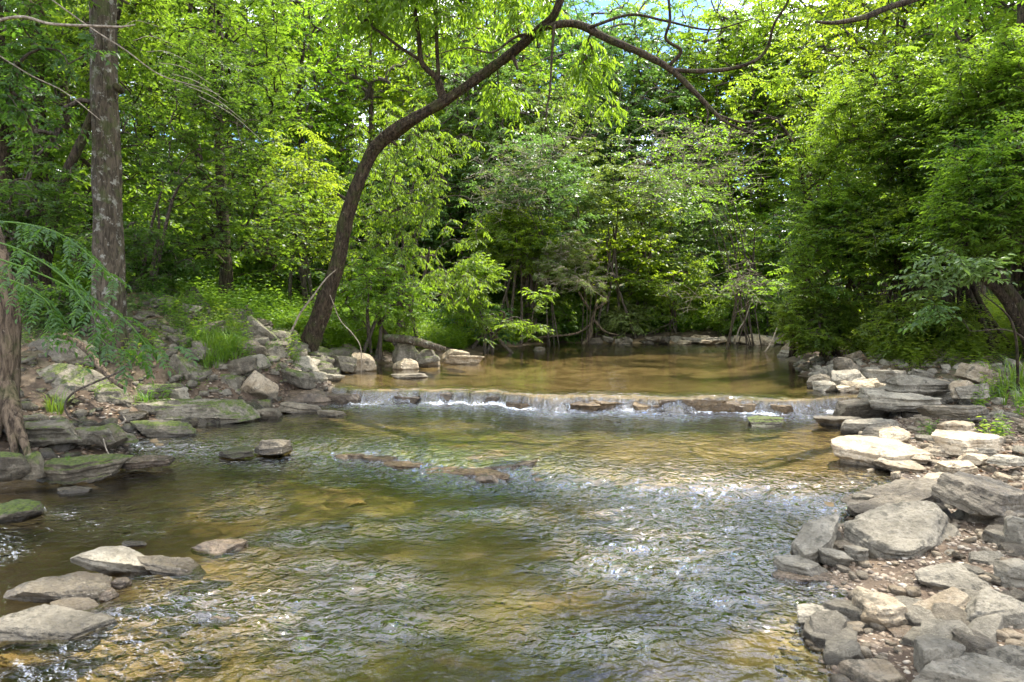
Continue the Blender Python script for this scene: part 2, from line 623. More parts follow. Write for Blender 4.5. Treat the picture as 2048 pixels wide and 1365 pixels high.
# ------------------------------------------------------------------ water
def zones(x, y):
    """how broken the surface is, 0 calm to 1 riffle"""
    P = np.stack([x, y], -1)
    ly, ry = y - ledge_y(x), y - riff_y(x)
    up = 0.05 + 0.35 * sstep(16, 18, y) + 0.35 * sstep(0.7, 0.0, ly)
    mid = 0.22 + 0.8 * sstep(-0.9, 0.0, ly) + 0.5 * sstep(1.0, 0.0, ry)
    low = 0.70 + 1.75 * fbm(np.stack([x * 0.8, y * 1.3], -1), 3, 51)
    low = low * (0.45 + 0.55 * sstep(-2.6, -1.4, x)) * (1 - 0.45 * sstep(1.2, 1.9, x) * sstep(4.4, 3.6, y))
    r = np.where(ly > 0, up, np.where(ry > 0, mid, np.maximum(np.maximum(low, .16), 0.9 * sstep(-1.3, 0, ry))))
    return np.clip(r, 0, .95)


def water(x, y):
    P = np.stack([x, y], -1)
    r = zones(x, y)
    wob = fbm(P * 1.4, 2, 60) * 0.5
    # ripples drawn across the flow, crests wandering downstream
    A = np.stack([x * 5.2 + wob, y * 7.2 + wob * 2], -1)
    h = 0.013 * fbm(A * .8, 2, 61) + 0.016 * (1 - np.abs(fbm(A * 1.5 + 5, 2, 62)) * 2.2) * 0.5 + 0.004 * fbm(A * 4.6, 2, 63)
    ly = y - ledge_y(x)
    churn = sstep(-0.55, -0.08, ly) * sstep(0.0, -0.07, ly)
    z = wlevel(x, y) + 1.7 * h * r + churn * 0.02 * fbm(P * 14, 3, 64) + churn * 0.012
    lip = sstep(-0.08, 0.0, ly) * sstep(0.25, 0.0, ly)
    z = z + lip * 0.010 * fbm(np.stack([x * 16, y * 2], -1), 2, 65)
    return z


def mat_water():
    t = NT('water')
    p = t.pos((1, 1.25, 1))
    r = t.at('ripple')
    a = t.noise(p, 8.5, 1.5, 0.5, 0.9)
    b = t.noise(p, 27, 2, 0.5, 0.8)
    fall = t.at('fall')
    sv = t.pos((38, 3, 5))
    s = t.noise(sv, 1.0, 4, 0.7)
    n = t.bump(a, t.math('MULTIPLY', r, 1.0), 0.065)
    n = t.bump(b, t.math('MULTIPLY', r, 1.0), 0.026, n)
    n = t.bump(s, t.math('MULTIPLY', fall, 1.0), 0.03, n)
    fr = t.n('ShaderNodeFresnel')
    fr.inputs[0].default_value = 1.45
    t.l(n, fr.inputs['Normal'])
    gl = t.n('ShaderNodeBsdfGlossy')
    gl.inputs['Roughness'].default_value = 0.03
    t.l(n, gl.inputs['Normal'])
    tp = t.n('ShaderNodeBsdfTransparent')
    tp.inputs[0].default_value = (0.83, 0.81, 0.66, 1)
    m = t.n('ShaderNodeMixShader')
    t.l(t.math('MINIMUM', t.math('MULTIPLY', fr.outputs[0], t.math('ADD', 1.1, t.math('MULTIPLY', r, 3.3))), 1.0), m.inputs[0])
    t.l(tp.outputs[0], m.inputs[1])
    t.l(gl.outputs[0], m.inputs[2])
    foam = t.at('foam')
    fm = t.step(t.math('ADD', t.noise(t.pos((1, 1.4, 1)), 30, 5, 0.75, 1.0), t.math('MULTIPLY', foam, 0.42)), 0.70, 0.84)
    fm2 = t.math('MULTIPLY', t.step(s, 0.52, 0.68), t.at('fallfoam'))
    df_ = t.n('ShaderNodeBsdfDiffuse')
    df_.inputs[0].default_value = (0.82, 0.85, 0.86, 1)
    m2 = t.n('ShaderNodeMixShader')
    t.l(t.math('MULTIPLY', t.math('MAXIMUM', fm, fm2), 0.8), m2.inputs[0])
    t.l(m.outputs[0], m2.inputs[1])
    t.l(df_.outputs[0], m2.inputs[2])
    return t.done(m2.outputs[0])


xs = axis(-4.9, 5.2, 0.022, -5.6, 13, 1.1)
ys = np.concatenate([axis(2.2, 8.4, 0.022, -6, 8.41, 1.1)[:-1], np.arange(8.42, 9.95, 0.011), axis(9.95, 12, 0.03, 9.949, 21.6, 1.02)[1:]])
ys = np.unique(ys)
V, Q = grid(xs, ys, water)
x, y = V[:, 0], V[:, 1]
me = mesh_np('water', V, Q)
ly, ry = y - ledge_y(x), y - riff_y(x)
attr(me, 'ripple', zones(x, y))
attr(me, 'fall', sstep(-0.1, -0.04, ly) * sstep(0.12, 0.0, ly))
attr(me, 'fallfoam', sstep(-0.09, -0.05, ly) * sstep(0.06, -0.02, ly) * np.clip(0.35 + 0.8 * vnoise(np.stack([x * 1.7, y * 0], -1), 71), 0, 1) * 0.5)
P = np.stack([x, y], -1)
fo = sstep(-0.33, -0.09, ly) * sstep(-0.01, -0.07, ly) * (0.55 + 0.6 * vnoise(np.stack([x * 1.9, y * 0], -1), 72))
fo = np.maximum(fo, 0.3 * sstep(-0.25, -0.05, ry) * sstep(0.12, 0.0, ry) * (0.6 + 0.6 * vnoise(P * 2.2, 73)))
fo = np.maximum(fo, 0.8 * np.exp(-((x - 4.0) / 2.2) ** 2 - ((y - 17.2 + .5 * vnoise(P * .6, 74)) / 0.4) ** 2) * (.35 + .65 * vnoise(P * np.array([.9, 4]), 75)))
attr(me, 'foam', fo)
w = link('water', me, mat_water())
tag(w, 'clear shallow creek water', None, None, 'structure')

# ------------------------------------------------------------------ rocks
_ico = {}


def ico(n):
    if n not in _ico:
        import bmesh
        bm = bmesh.new()
        bmesh.ops.create_icosphere(bm, subdivisions=n, radius=1)
        bm.verts.ensure_lookup_table()
        v = np.array([p.co[:] for p in bm.verts])
        f = np.array([[q.index for q in fc.verts] for fc in bm.faces])
        bm.free()
        _ico[n] = (nrm(v), f)
    return _ico[n]


def rock_mesh(seed, sx, sy, sz, kind='slab', sub=4, poly=None):
    """faceted limestone: the ball cut back by random planes, edges softened, then roughened"""
    r = np.random.default_rng(seed)
    u, f = ico(sub)
    pl = []
    if kind == 'slab':
        pl += [((0.10 * r.normal(), 0.10 * r.normal(), 1), 0.62), ((0.12 * r.normal(), 0.12 * r.normal(), -1), 0.62)]
        n = r.integers(5, 8)
        for k in range(n):
            a = 2 * math.pi * (k + r.uniform(-0.3, 0.3)) / n
            pl.append(((math.cos(a), math.sin(a), r.uniform(-0.35, 0.4)), r.uniform(0.62, 0.95)))
        if poly is not None:
            pl = pl[:2]
            for (x0, y0), (x1, y1) in zip(poly, poly[1:] + poly[:1]):
                nx, ny = y1 - y0, x0 - x1
                q_ = math.hypot(nx, ny)
                pl.append(((nx / q_, ny / q_, r.uniform(-.1, .35)), abs(x0 * nx + y0 * ny) / q_ * 0.84))
        pw = 48
    elif kind == 'block':
        pl += [((0.25 * r.normal(), 0.25 * r.normal(), 1), 0.72), ((0, 0, -1), 0.75)]
        n = r.integers(5, 7)
        for k in range(n):
            a = 2 * math.pi * (k + r.uniform(-0.3, 0.3)) / n
            pl.append(((math.cos(a), math.sin(a), r.uniform(-0.3, 0.5)), r.uniform(0.66, 0.85)))
        for k in range(4):
            a = r.uniform(0, 6.28)
            pl.append(((math.cos(a), math.sin(a), r.uniform(0.7, 1.4)), r.uniform(0.74, 0.9)))
        pw = 44
    else:
        for k in range(16):
            d = r.normal(size=3)
            pl.append((tuple(d), r.uniform(0.72, 0.92)))
        pw = 22
    N = nrm(np.array([p[0] for p in pl], float))
    D = np.array([p[1] for p in pl])
    q = np.clip(u @ N.T / D, 0, None)
    rad = (q ** pw).sum(1) ** (-1.0 / pw)
    rad = np.minimum(rad, 1.3)
    v = u * rad[:, None]
    s = np.array([sx, sy, sz]) / 2 / np.array([0.84, 0.84, 0.64 if kind == 'slab' else 0.78])
    v = v * s
    n = nrm(v / (s * s))
    m = min(sx, sy)
    k = 1.0 / max(m, 1e-3)
    o = seed * 3.7
    big = fbm(v * (1.9 * k) + o, 3, seed)
    med = fbm(v * (6.5 * k) + o, 3, seed + 5)
    st = fbm(np.stack([v[:, 0] * 1.5 * k, v[:, 1] * 1.5 * k, v[:, 2] * 9 / max(sz, .02) * 0.6], -1) + o, 2, seed + 9)
    v = v + n * ((0.038 * m) * big + (0.03 * m) * med)[:, None]
    hn = n.copy()
    hn[:, 2] = 0
    v = v + hn * (0.04 * m * st)[:, None]
    # broken beds: each layer steps in or out a little
    lay = v[:, 2] / sz * 4.2 + 0.5 * fbm(v[:, :2] * 1.5 * k + o, 2, seed + 11)
    li = np.floor(lay)
    lf = sstep(0.3, 0.7, lay - li)
    off = _h(li.astype(np.int64), li.astype(np.int64) * 0, li.astype(np.int64) * 0, seed) * (1 - lf) + _h(li.astype(np.int64) + 1, li.astype(np.int64) * 0, li.astype(np.int64) * 0, seed) * lf
    v = v + hn * ((off - .5) * 0.10 * m)[:, None]
    rdg = 1 - np.abs(fbm(v * 5.0 * k + o, 3, seed + 21)) * 2.5
    v = v + n * (0.014 * m * rdg + 0.016 * m * fbm(v * 17 * k, 3, seed + 3, .6))[:, None]
    me = mesh_np('rock', v, None, f)
    try:
        me.set_sharp_from_angle(angle=math.radians(28))
    except Exception:
        pass
    return me


seedc = [100]


def rock(l, t, r, b, z, kind, mat, label, rz=0.0, tilt=(0, 0), deep=0.7, group=None, Y=None, name='rock', hf=1.0, sink=0.12, sub=None, seed=None, cat='rock', poly=None):
    """one rock from its box in the photograph; z = level it stands on, or Y = how far away it is"""
    if Y is None:
        p = on((l + r) / 2, b, z)
        Y = p[1]
    else:
        p = at((l + r) / 2, b, Y)
        z = p[2]
    wd = (r - l) / F * Y
    dp = wd * deep
    e = (CAM_H - z) / Y
    h = max((b - t) / F * Y - dp * max(e, 0.02) * 0.8, (b - t) / F * Y * 0.4, wd * 0.1) * hf
    seedc[0] += 1
    sd_ = seed or seedc[0]
    px_size = (r - l)
    sb = sub or (6 if px_size > 170 else 5 if px_size > 60 else 4)
    me = rock_mesh(sd_, wd, dp, h * (1 + sink), kind, sb, poly)
    o = link(name, me, M[mat], loc=(p[0], Y + dp * 0.42, z + h * (0.5 - sink * 0.6)), rot=(math.radians(tilt[0]), math.radians(tilt[1]), math.radians(rz)))
    return tag(o, label, cat, group)


G_L, G_R, G_S, G_F = 'rocks piled on the left bank', 'rocks along the right bank', 'rocks standing in the stream', 'stones of the far shingle bar'
LEFT = [
    # l t r b  z|Y kind mat label rz tilt deep
    (46, 674, 150, 738, 'Y8.4', 'ball', 'grey_up', 'large rounded grey boulder behind the gnarled stump at the left edge', 0, (0, 0), .8),
    (76, 730, 193, 806, 'Y7.9', 'block', 'greymoss_up', 'big dark angular boulder directly below the rounded grey boulder', 10, (0, 14), .8),
    (168, 768, 244, 808, 'Y7.8', 'block', 'grey_up', 'pale blocky rock resting on the left end of the long mossy slab', -10, (0, 5), .8),
    (262, 766, 362, 792, 'Y8.5', 'slab', 'grey_up', 'flat pale rock lying behind the middle of the long mossy slab', 5, (0, -3), .5),
    (180, 794, 474, 848, 'z0.09', 'slab', 'greymoss_mid', 'long thick limestone slab with moss on top beside the water', -2, (4, 0), .32),
    (330, 724, 415, 797, 'Y9.0', 'slab', 'grey_up', 'slab tilted steeply down to the right behind the long mossy slab', 10, (25, 34), .5),
    (374, 728, 458, 780, 'Y9.4', 'slab', 'grey_up', 'broad flat topped grey rock below the patch of grass', 0, (14, 6), .8),
    (412, 746, 484, 797, 'Y9.0', 'block', 'grey_up', 'wedge of grey rock leaning up to the right above the slab end', 0, (0, -26), .7),
    (292, 724, 332, 776, 'Y9.1', 'block', 'tan_up', 'upright tan stone beside the foot of the large trunk', 0, (0, 8), .8),
    (500, 740, 540, 805, 'Y9.1', 'slab', 'tan_up', 'narrow slab of stone standing on end near the fall', 25, (8, -58), .7),
    (470, 704, 546, 762, 'Y9.8', 'block', 'grey_up', 'knobbly lichen spotted rock above the standing slab', 0, (0, 0), .8),
    (425, 652, 484, 698, 'Y10.3', 'block', 'greymoss_up', 'mottled rock at the right edge of the leafy weeds', 0, (0, 20), .8),
    (480, 650, 543, 702, 'Y10.6', 'slab', 'grey_up', 'rock slab sloping down to the right in the middle of the bank', 10, (0, 32), .7),
    (528, 658, 575, 700, 'Y11.2', 'block', 'grey_up', 'rounded brown rock behind the fallen pale branch', 0, (0, 15), .8),
    (548, 676, 588, 716, 'Y11', 'block', 'dark_up', 'dark stone wedged left of the leaning trunk foot', 0, (0, 35), .8),
    (538, 735, 664, 766, 'z0.26', 'slab', 'greymoss_up', 'low flat mossy rock at the edge of the calm pool', 0, (0, 0), .5),
    (520, 774, 668, 816, 'z0.06', 'ball', 'wetrock', 'smooth brown hump of wet rock at the left end of the waterfall', 0, (6, 4), .6),
    (558, 804, 632, 828, 'z0.07', 'slab', 'dark_mid', 'dark wet rock with hollow below left of the waterfall', 8, (0, 8), .6),
    (632, 820, 688, 836, 'z0.07', 'slab', 'dark_mid', 'thin dark wet ledge stone just left of the first falling water', 4, (0, 4), .6),
    (502, 797, 540, 820, 'z0.09', 'block', 'moss_mid', 'small mossy stone between the long slab and the wet hump', 0, (0, 0), .8),
    (480, 800, 512, 822, 'z0.09', 'block', 'dark_mid', 'small dark stone touching the right end of the long slab', 0, (0, 0), .8),
    (505, 815, 560, 840, 'z0.07', 'slab', 'dark_mid', 'flat wet stone at water level below the small mossy stone', 0, (0, 4), .7),
    (-12, 838, 140, 888, 'z0.18', 'slab', 'grey_mid', 'thick tan block at the left edge above the driftwood stick', 0, (3, 0), .5),
    (140, 848, 216, 886, 'z0.16', 'block', 'grey_mid', 'rough stone right of the thick tan block', 0, (0, 0), .7),
    (174, 850, 240, 892, 'z0.12', 'ball', 'moss_mid', 'rock capped with a cushion of bright green moss', 0, (0, 0), .8),
    (268, 840, 372, 872, 'z0.09', 'slab', 'greymoss_mid', 'flat stone with moss patch below the long slab', 4, (3, 4), .6),
    (196, 866, 256, 884, 'z0.13', 'slab', 'grey_mid', 'flat grey stone right of the moss capped rock', 10, (0, 8), .7),
    (-20, 898, 32, 960, 'z0.10', 'ball', 'moss_near', 'mossy boulder cut by the left edge below the tan block', 0, (0, 0), .9),
    (30, 905, 72, 956, 'z0.08', 'block', 'moss_near', 'small mossy boulder next to the one at the left edge', 0, (0, 0), .9),
    (66, 906, 220, 960, 'z0.04', 'slab', 'moss_near', 'wide mossy slab with a small green seedling on it', 0, (4, -2), .6),
    (-30, 996, 64, 1038, 'z0.02', 'ball', 'moss_near', 'dark mossy rock in the water at the left edge', 0, (0, 0), .8),
    (248, 552, 302, 592, 'Y11.8', 'block', 'grey_up', 'tall rock at the top of the rock pile by the big trunk', 0, (0, 10), .8),
    (280, 570, 322, 596, 'Y11.6', 'block', 'grey_up', 'pale stone next down from the top of the pile', 0, (0, 0), .8),
    (316, 572, 350, 604, 'Y11.8', 'slab', 'grey_up', 'flat stone slanting down right near the top of the pile', 0, (0, 24), .8),
    (348, 580, 390, 642, 'Y11.6', 'slab', 'dark_up', 'reddish dark slab standing steeply in the upper pile', 0, (0, 55), .8),
    (384, 606, 414, 640, 'Y11.4', 'block', 'dark_up', 'dark stone right of the steep reddish slab', 0, (0, 0), .8),
    (416, 618, 478, 660, 'Y11.2', 'ball', 'grey_up', 'smooth rounded boulder halfway down the upper pile', 0, (0, 10), .8),
    (474, 612, 502, 644, 'Y11.8', 'block', 'dark_up', 'small stone behind the smooth rounded boulder', 0, (0, 0), .8),
    (498, 640, 540, 670, 'Y11.8', 'slab', 'dark_up', 'flat dark rock at the lower end of the upper pile', 0, (0, 14), .8),
    (612, 710, 667, 742, 'Y11.8', 'slab', 'grey_up', 'pale wedge stone right of the leaning trunk foot', 0, (0, 18), .7),
    (663, 712, 712, 740, 'Y11.9', 'slab', 'grey_up', 'grey stone second right of the leaning trunk foot', 0, (0, 14), .7),
    (697, 708, 744, 740, 'Y12.2', 'block', 'tan_up', 'pale lumpy stone third right of the leaning trunk foot', 0, (0, 0), .7),
    (790, 718, 833, 740, 'z0.28', 'block', 'tan_up', 'bright sunlit stone at the edge of the pool below the log', 0, (0, 0), .8),
    (786, 747, 846, 758, 'z0.28', 'slab', 'dark_up', 'thin dark rock just breaking the calm pool', 0, (0, 0), .5),
    (782, 682, 831, 724, 'Y13.2', 'block', 'greymoss_up', 'lichen covered boulder left of the mossy log end', 0, (0, 0), .8),
    (832, 696, 874, 724, 'Y13.0', 'block', 'greymoss_up', 'greenish boulder below the mossy log', 0, (0, -8), .8),
    (892, 710, 958, 730, 'z0.28', 'slab', 'tan_up', 'long pale sunlit slab pointing into the pool', 10, (0, 6), .5),
    (890, 700, 940, 718, 'Y14.2', 'slab', 'tan_up', 'pale slab behind the slab that points into the pool', 14, (0, 10), .5),
    (829, 720, 873, 734, 'z0.28', 'slab', 'tan_up', 'low sunlit stone at the waterline below the greenish boulder', 0, (0, 0), .7),
    (1070, 694, 1092, 703, 'z0.28', 'slab', 'grey_up', 'lone small flat stone in the far pool', 0, (0, 0), .7),
]
STREAM = [
    (158, 1076, 300, 1150, 'z0.0', 'slab', 'grey_near', 'thick pointed grey slab jutting up from the stream at left', 8, (4, 20), .55),
    (268, 1104, 404, 1148, 'z0.0', 'slab', 'dark_near', 'dark tapering end of slab running right into the current', -6, (2, 8), .5),
    (20, 1134, 212, 1204, 'z0.0', 'slab', 'dark_near', 'ribbed tan rock in the stream between the pointed slab and the pale one', 4, (0, 6), .6),
    (-40, 1214, 182, 1276, 'z0.0', 'slab', 'grey_near', 'long pale flat topped rock in the water at lower left', -5, (3, 4), .5),
    (100, 1192, 186, 1228, 'z-0.01', 'slab', 'tan_near', 'low pale stone behind the long pale rock', 0, (0, 4), .7),
    (218, 1142, 254, 1178, 'z0.0', 'block', 'wetrock', 'small wet brown stone below the pointed slab', 0, (0, 0), .9),
    (198, 1168, 230, 1200, 'z0.0', 'block', 'wetrock', 'small wet stone at the tip of the ribbed tan rock', 0, (0, 0), .9),
    (240, 1076, 286, 1096, 'z0.0', 'slab', 'dark_near', 'dark wet stone behind the pointed slab', 0, (0, 0), .8),
    (384, 1078, 476, 1114, 'z-0.03', 'ball', 'wetrock', 'brown rock just awash right of the tapering slab', 10, (0, 0), .7),
    (388, 1218, 468, 1252, 'z-0.03', 'ball', 'wetrock', 'dark rock awash with water running over at lower left', -8, (0, 0), .7),
    (330, 1182, 404, 1204, 'z-0.04', 'slab', 'wetrock', 'thin brown rock awash above the dark awash rock', 0, (0, 0), .7),
    (104, 966, 180, 992, 'z-0.01', 'slab', 'dark_near', 'flat brown rock barely above the water near the mossy slab', 6, (0, 0), .6),
    (508, 875, 574, 906, 'z0.06', 'block', 'dark_mid', 'dark shiny boulder in the small rapids left of centre', 0, (0, 0), .8),
    (434, 888, 512, 914, 'z0.04', 'slab', 'moss_mid', 'flat dark rock touching the dark shiny boulder', 6, (0, -4), .7),
    (966, 920, 1062, 950, 'z0.0', 'slab', 'wetrock', 'brown wet rock with sunlit top at the end of the second ledge', 0, (0, -8), .7),
    (950, 948, 992, 968, 'z0.0', 'block', 'wetrock', 'small dark stone in the foam below the brown wet rock', 0, (0, 0), .7),
    (200, 906, 330, 936, 'z0.05', 'slab', 'wetrock', 'broad wet brown shelf beside the moss capped rock', 0, (0, 2), .6),
    (1500, 832, 1566, 856, 'z0.05', 'slab', 'moss_mid', 'green flat rock awash below the waterfall', 0, (0, 0), .7),
    (1690, 796, 1806, 840, 'z0.09', 'slab', 'dark_mid', 'broad dark rock closing the right end of the waterfall', 6, (0, -4), .6),
    (1642, 830, 1714, 856, 'z0.06', 'slab', 'dark_mid', 'dark wet rock at the right end of the waterfall', 0, (0, 0), .7),
    (180, 1300, 380, 1372, 'z-0.07', 'slab', 'gold', 'broad golden slab lying under the water at bottom left', -16, (0, 0), .6),
    (190, 1258, 324, 1284, 'z-0.08', 'slab', 'gold', 'long olive slab under water above the broad golden one', -6, (0, 0), .5),
    (-40, 1280, 170, 1330, 'z-0.09', 'slab', 'gold', 'large tawny slab under water in the bottom left corner', 6, (0, 0), .6),
    (640, 996, 716, 1016, 'z-0.035', 'slab', 'gold', 'orange brown stone under the ripples left of centre', 0, (0, 0), .8),
    (1170, 1024, 1270, 1048, 'z-0.05', 'slab', 'gold', 'reddish stone under the ripples near the centre', 0, (0, 0), .8),
    (1570, 1140, 1700, 1176, 'z-0.03', 'slab', 'wetrock', 'thin dark shelf under shallow water near the slanting rock', -8, (0, 0), .7),
    (1640, 1270, 1800, 1306, 'z-0.05', 'slab', 'gold', 'broad brown slab under water below the round boulder', 6, (0, 0), .6),
]
RIGHT = [
    (1700, 880, 1866, 932, 'z0.08', 'slab', 'tan_mid', 'large bright white topped slab at the sunlit water edge', 6, (5, 2), .6),
    (1764, 854, 1833, 890, 'z0.12', 'block', 'tan_mid', 'sunlit wedge stone behind the white topped slab', 20, (0, -20), .8),
    (1812, 900, 1868, 926, 'z0.12', 'block', 'tan_mid', 'small golden stone against the right end of the white topped slab', 0, (0, 8), .8),
    (1764, 918, 1866, 950, 'z0.07', 'slab', 'tan_mid', 'flat tan stone in front of the white topped slab', -5, (2, 8), .6),
    (1786, 940, 1808, 964, 'z0.07', 'block', 'tan_mid', 'tiny white stone standing in the golden shallows', 0, (0, 0), .8),
    (1866, 884, 1937, 913, 'z0.14', 'block', 'tan_mid', 'pale stone with a twig across it in the sunny patch', 0, (0, 4), .7),
    (1888, 862, 2034, 906, 'z0.18', 'slab', 'tan_mid', 'largest pale slab in the sunlit patch at right', 6, (6, 2), .6),
    (1896, 839, 1963, 870, 'z0.24', 'block', 'tan_mid', 'pale rock behind the largest pale slab', 0, (0, -6), .7),
    (1938, 904, 1988, 928, 'z0.16', 'block', 'tan_mid', 'rounded pale stone just below the largest pale slab', 0, (0, 0), .8),
    (2000, 908, 2060, 930, 'z0.20', 'slab', 'grey_mid', 'smooth grey stone cut by the right edge in the sunny patch', 0, (0, 0), .7),
    (1894, 922, 1961, 946, 'z0.13', 'slab', 'tan_mid', 'flat white stone in the middle of the sunlit rubble', -12, (0, -8), .7),
    (1853, 946, 1905, 973, 'z0.09', 'slab', 'tan_mid', 'sunlit stone above the dark tilted slab', 0, (0, -10), .7),
    (1706, 836, 1808, 868, 'z0.10', 'slab', 'grey_mid', 'broad shaded flat rock at the right of the rapids', 0, (3, -3), .6),
    (1738, 852, 1806, 881, 'z0.10', 'block', 'dark_mid', 'shaded brown rock below the broad flat one', 0, (0, 0), .7),
    (1722, 966, 1903, 1022, 'z0.07', 'slab', 'dark_near', 'dark tilted slab lying behind the great wedge rock', 8, (6, -9), .6),
    (1706, 982, 1750, 1030, 'z0.02', 'block', 'dark_near', 'dark rock at the water end of the dark tilted slab', 0, (0, 0), .8),
    (1916, 952, 2090, 1022, 'z0.20', 'slab', 'dark_near', 'big dark overhanging slab cut by the right edge', 4, (12, 12), .6),
    (1728, 970, 1970, 1122, 'z0.04', 'slab', 'grey_near', 'great pale wedge shaped limestone block, largest on the right bank', 0, (13, -7), .8),
    (1568, 1014, 1718, 1118, 'z0.0', 'slab', 'grey_near', 'long rock slanting up out of the water left of the great wedge', 42, (8, -12), .36),
    (1572, 1110, 1658, 1150, 'z0.0', 'slab', 'grey_near', 'low knobbly stone at the foot of the slanting rock', 0, (0, 0), .8),
    (1648, 1096, 1705, 1135, 'z0.02', 'slab', 'grey_near', 'squarish pale stone between the slanting rock and great wedge', 0, (0, 10), .8),
    (1702, 1090, 1746, 1127, 'z0.03', 'slab', 'grey_near', 'pitted brown stone touching the great wedge', 0, (0, 0), .8),
    (1672, 1078, 1716, 1106, 'z0.03', 'block', 'dark_near', 'small dark rounded stone behind the squarish pale one', 0, (0, 0), .8),
    (1865, 1122, 2022, 1193, 'z0.04', 'block', 'grey_near', 'broad flat topped boulder with level top right of the mud', -3, (5, 2), .65),
    (1950, 1102, 2015, 1134, 'z0.10', 'slab', 'grey_near', 'grey slab leaning on the back of the flat topped boulder', 0, (10, -16), .7),
    (2006, 1106, 2080, 1190, 'z0.06', 'block', 'grey_near', 'tall pale boulder cut by the right edge beside the flat topped one', 0, (0, 0), .8),
    (2022, 1026, 2090, 1090, 'z0.14', 'block', 'grey_near', 'bright boulder at the right edge under the overhanging slab', 0, (0, 0), .8),
    (2002, 1016, 2048, 1054, 'z0.14', 'block', 'dark_near', 'shaded stone in the gap under the overhanging slab', 0, (0, 0), .8),
    (1950, 1000, 2008, 1058, 'z0.08', 'block', 'dark_near', 'dark block wedged behind the high end of the great wedge', 0, (0, 0), .8),
    (1717, 1166, 1833, 1264, 'z0.0', 'block', 'tan_near', 'round pale boulder standing in the shallows', 0, (0, 0), .85),
    (1613, 1202, 1710, 1260, 'z0.0', 'block', 'grey_near', 'lumpy brown topped rock alone in the water left of the round boulder', 0, (0, 0), .8),
    (1814, 1150, 1876, 1188, 'z0.0', 'slab', 'wetrock', 'flat wet stone between the mud and the round boulder', 10, (0, -4), .8),
    (1838, 1188, 1968, 1256, 'z0.02', 'slab', 'tan_near', 'slab tilted up to the right beside the round boulder', 12, (6, -18), .6),
    (1797, 1248, 1870, 1284, 'z0.0', 'slab', 'wetrock', 'thin wet flake of stone below the round boulder', 0, (0, 0), .7),
    (1900, 1208, 2036, 1306, 'z0.02', 'block', 'grey_near', 'long ridge of rock sloping down left in the bottom right pile', 30, (8, -13), .36),
    (1950, 1184, 2090, 1250, 'z0.08', 'slab', 'grey_near', 'flat grey slab reaching the right edge above the long ridge', 10, (6, -8), .6),
    (1838, 1258, 1952, 1380, 'z0.0', 'block', 'grey_near', 'knobbly rock with a rounded snout in the bottom right pile', 20, (4, -22), .7),
    (1708, 1314, 1830, 1384, 'z0.0', 'slab', 'tan_near', 'flat pale rock cut by the bottom edge', -6, (4, -3), .7),
    (1884, 1296, 2110, 1420, 'z0.02', 'slab', 'grey_near', 'large pale boulder filling the bottom right corner', 0, (6, 0), .6),
    (2010, 1284, 2090, 1330, 'z0.12', 'block', 'grey_near', 'small grey rock above the corner boulder at the right edge', 0, (0, 0), .7),
    (1896, 1096, 1937, 1124, 'z0.05', 'block', 'grey_near', 'small bluish white stone lying on the muddy roots', 0, (0, 0), .8),
    (1880, 1186, 1902, 1216, 'z0.02', 'block', 'dark_near', 'little dark pointed stone below the flat topped boulder', 0, (0, 0), .8),
    (1786, 748, 1908, 792, 'z0.36', 'ball', 'grey_up', 'big smooth dark bellied boulder in the shade on the far right bank', 0, (0, 0), .7),
    (1748, 784, 1871, 820, 'z0.27', 'slab', 'grey_up', 'broad flat slab at the water edge below the smooth boulder', 0, (3, 0), .6),
    (1734, 775, 1815, 798, 'z0.29', 'slab', 'grey_up', 'thin slab tucked behind the broad flat slab', 0, (0, 5), .6),
    (1636, 760, 1681, 784, 'z0.28', 'block', 'grey_up', 'pale knob of rock at the very edge of the upper pool', 0, (0, 0), .8),
    (1692, 762, 1759, 786, 'z0.28', 'slab', 'tan_up', 'tan slab next to the pale knob at the upper pool', 0, (0, -12), .7),
    (1666, 740, 1729, 772, 'z0.34', 'block', 'grey_up', 'pointed rock behind the pale knob at the upper pool', 0, (0, -22), .7),
    (1622, 748, 1671, 778, 'z0.28', 'block', 'dark_up', 'dark wet rock nearest the upper pool on the right', 0, (0, 0), .7),
    (1674, 714, 1718, 750, 'z0.42', 'block', 'dark_up', 'dark upright rock under the edge of the bush', 0, (0, -25), .7),
    (1756, 738, 1820, 764, 'z0.42', 'slab', 'grey_up', 'flat stone behind and left of the smooth boulder', 0, (0, 0), .7),
    (1880, 808, 1996, 838, 'z0.32', 'slab', 'dark_up', 'long dark flat stone behind the small leafy weed', 0, (0, 0), .5),
    (1905, 758, 1952, 792, 'z0.40', 'block', 'tan_up', 'pale stone right of the smooth boulder', 0, (0, -12), .7),
    (1923, 768, 1986, 794, 'z0.40', 'slab', 'grey_up', 'flat slab two stones right of the smooth boulder', 0, (0, -6), .7),
    (1928, 732, 2010, 766, 'z0.50', 'slab', 'tan_up', 'long pale rock sloping up beside the tall grass', 0, (0, 18), .6),
    (1562, 700, 1602, 714, 'z0.30', 'slab', 'grey_up', 'flat stone at the water below the bush far across', 0, (0, 0), .7),
    (1576, 682, 1616, 702, 'Y17.2', 'block', 'tan_up', 'pale stone half hidden by the drooping bush', 0, (0, 0), .7),
]


WEDGE = [(-1.0, .15), (-.8, -.75), (-.35, -1.0), (.4, -.6), (1.0, .3), (.95, .85), (.2, .98), (-.6, .6)]


def yz(s):
    return (float(s[1:]), None) if s[0] == 'Y' else (None, float(s[1:]))


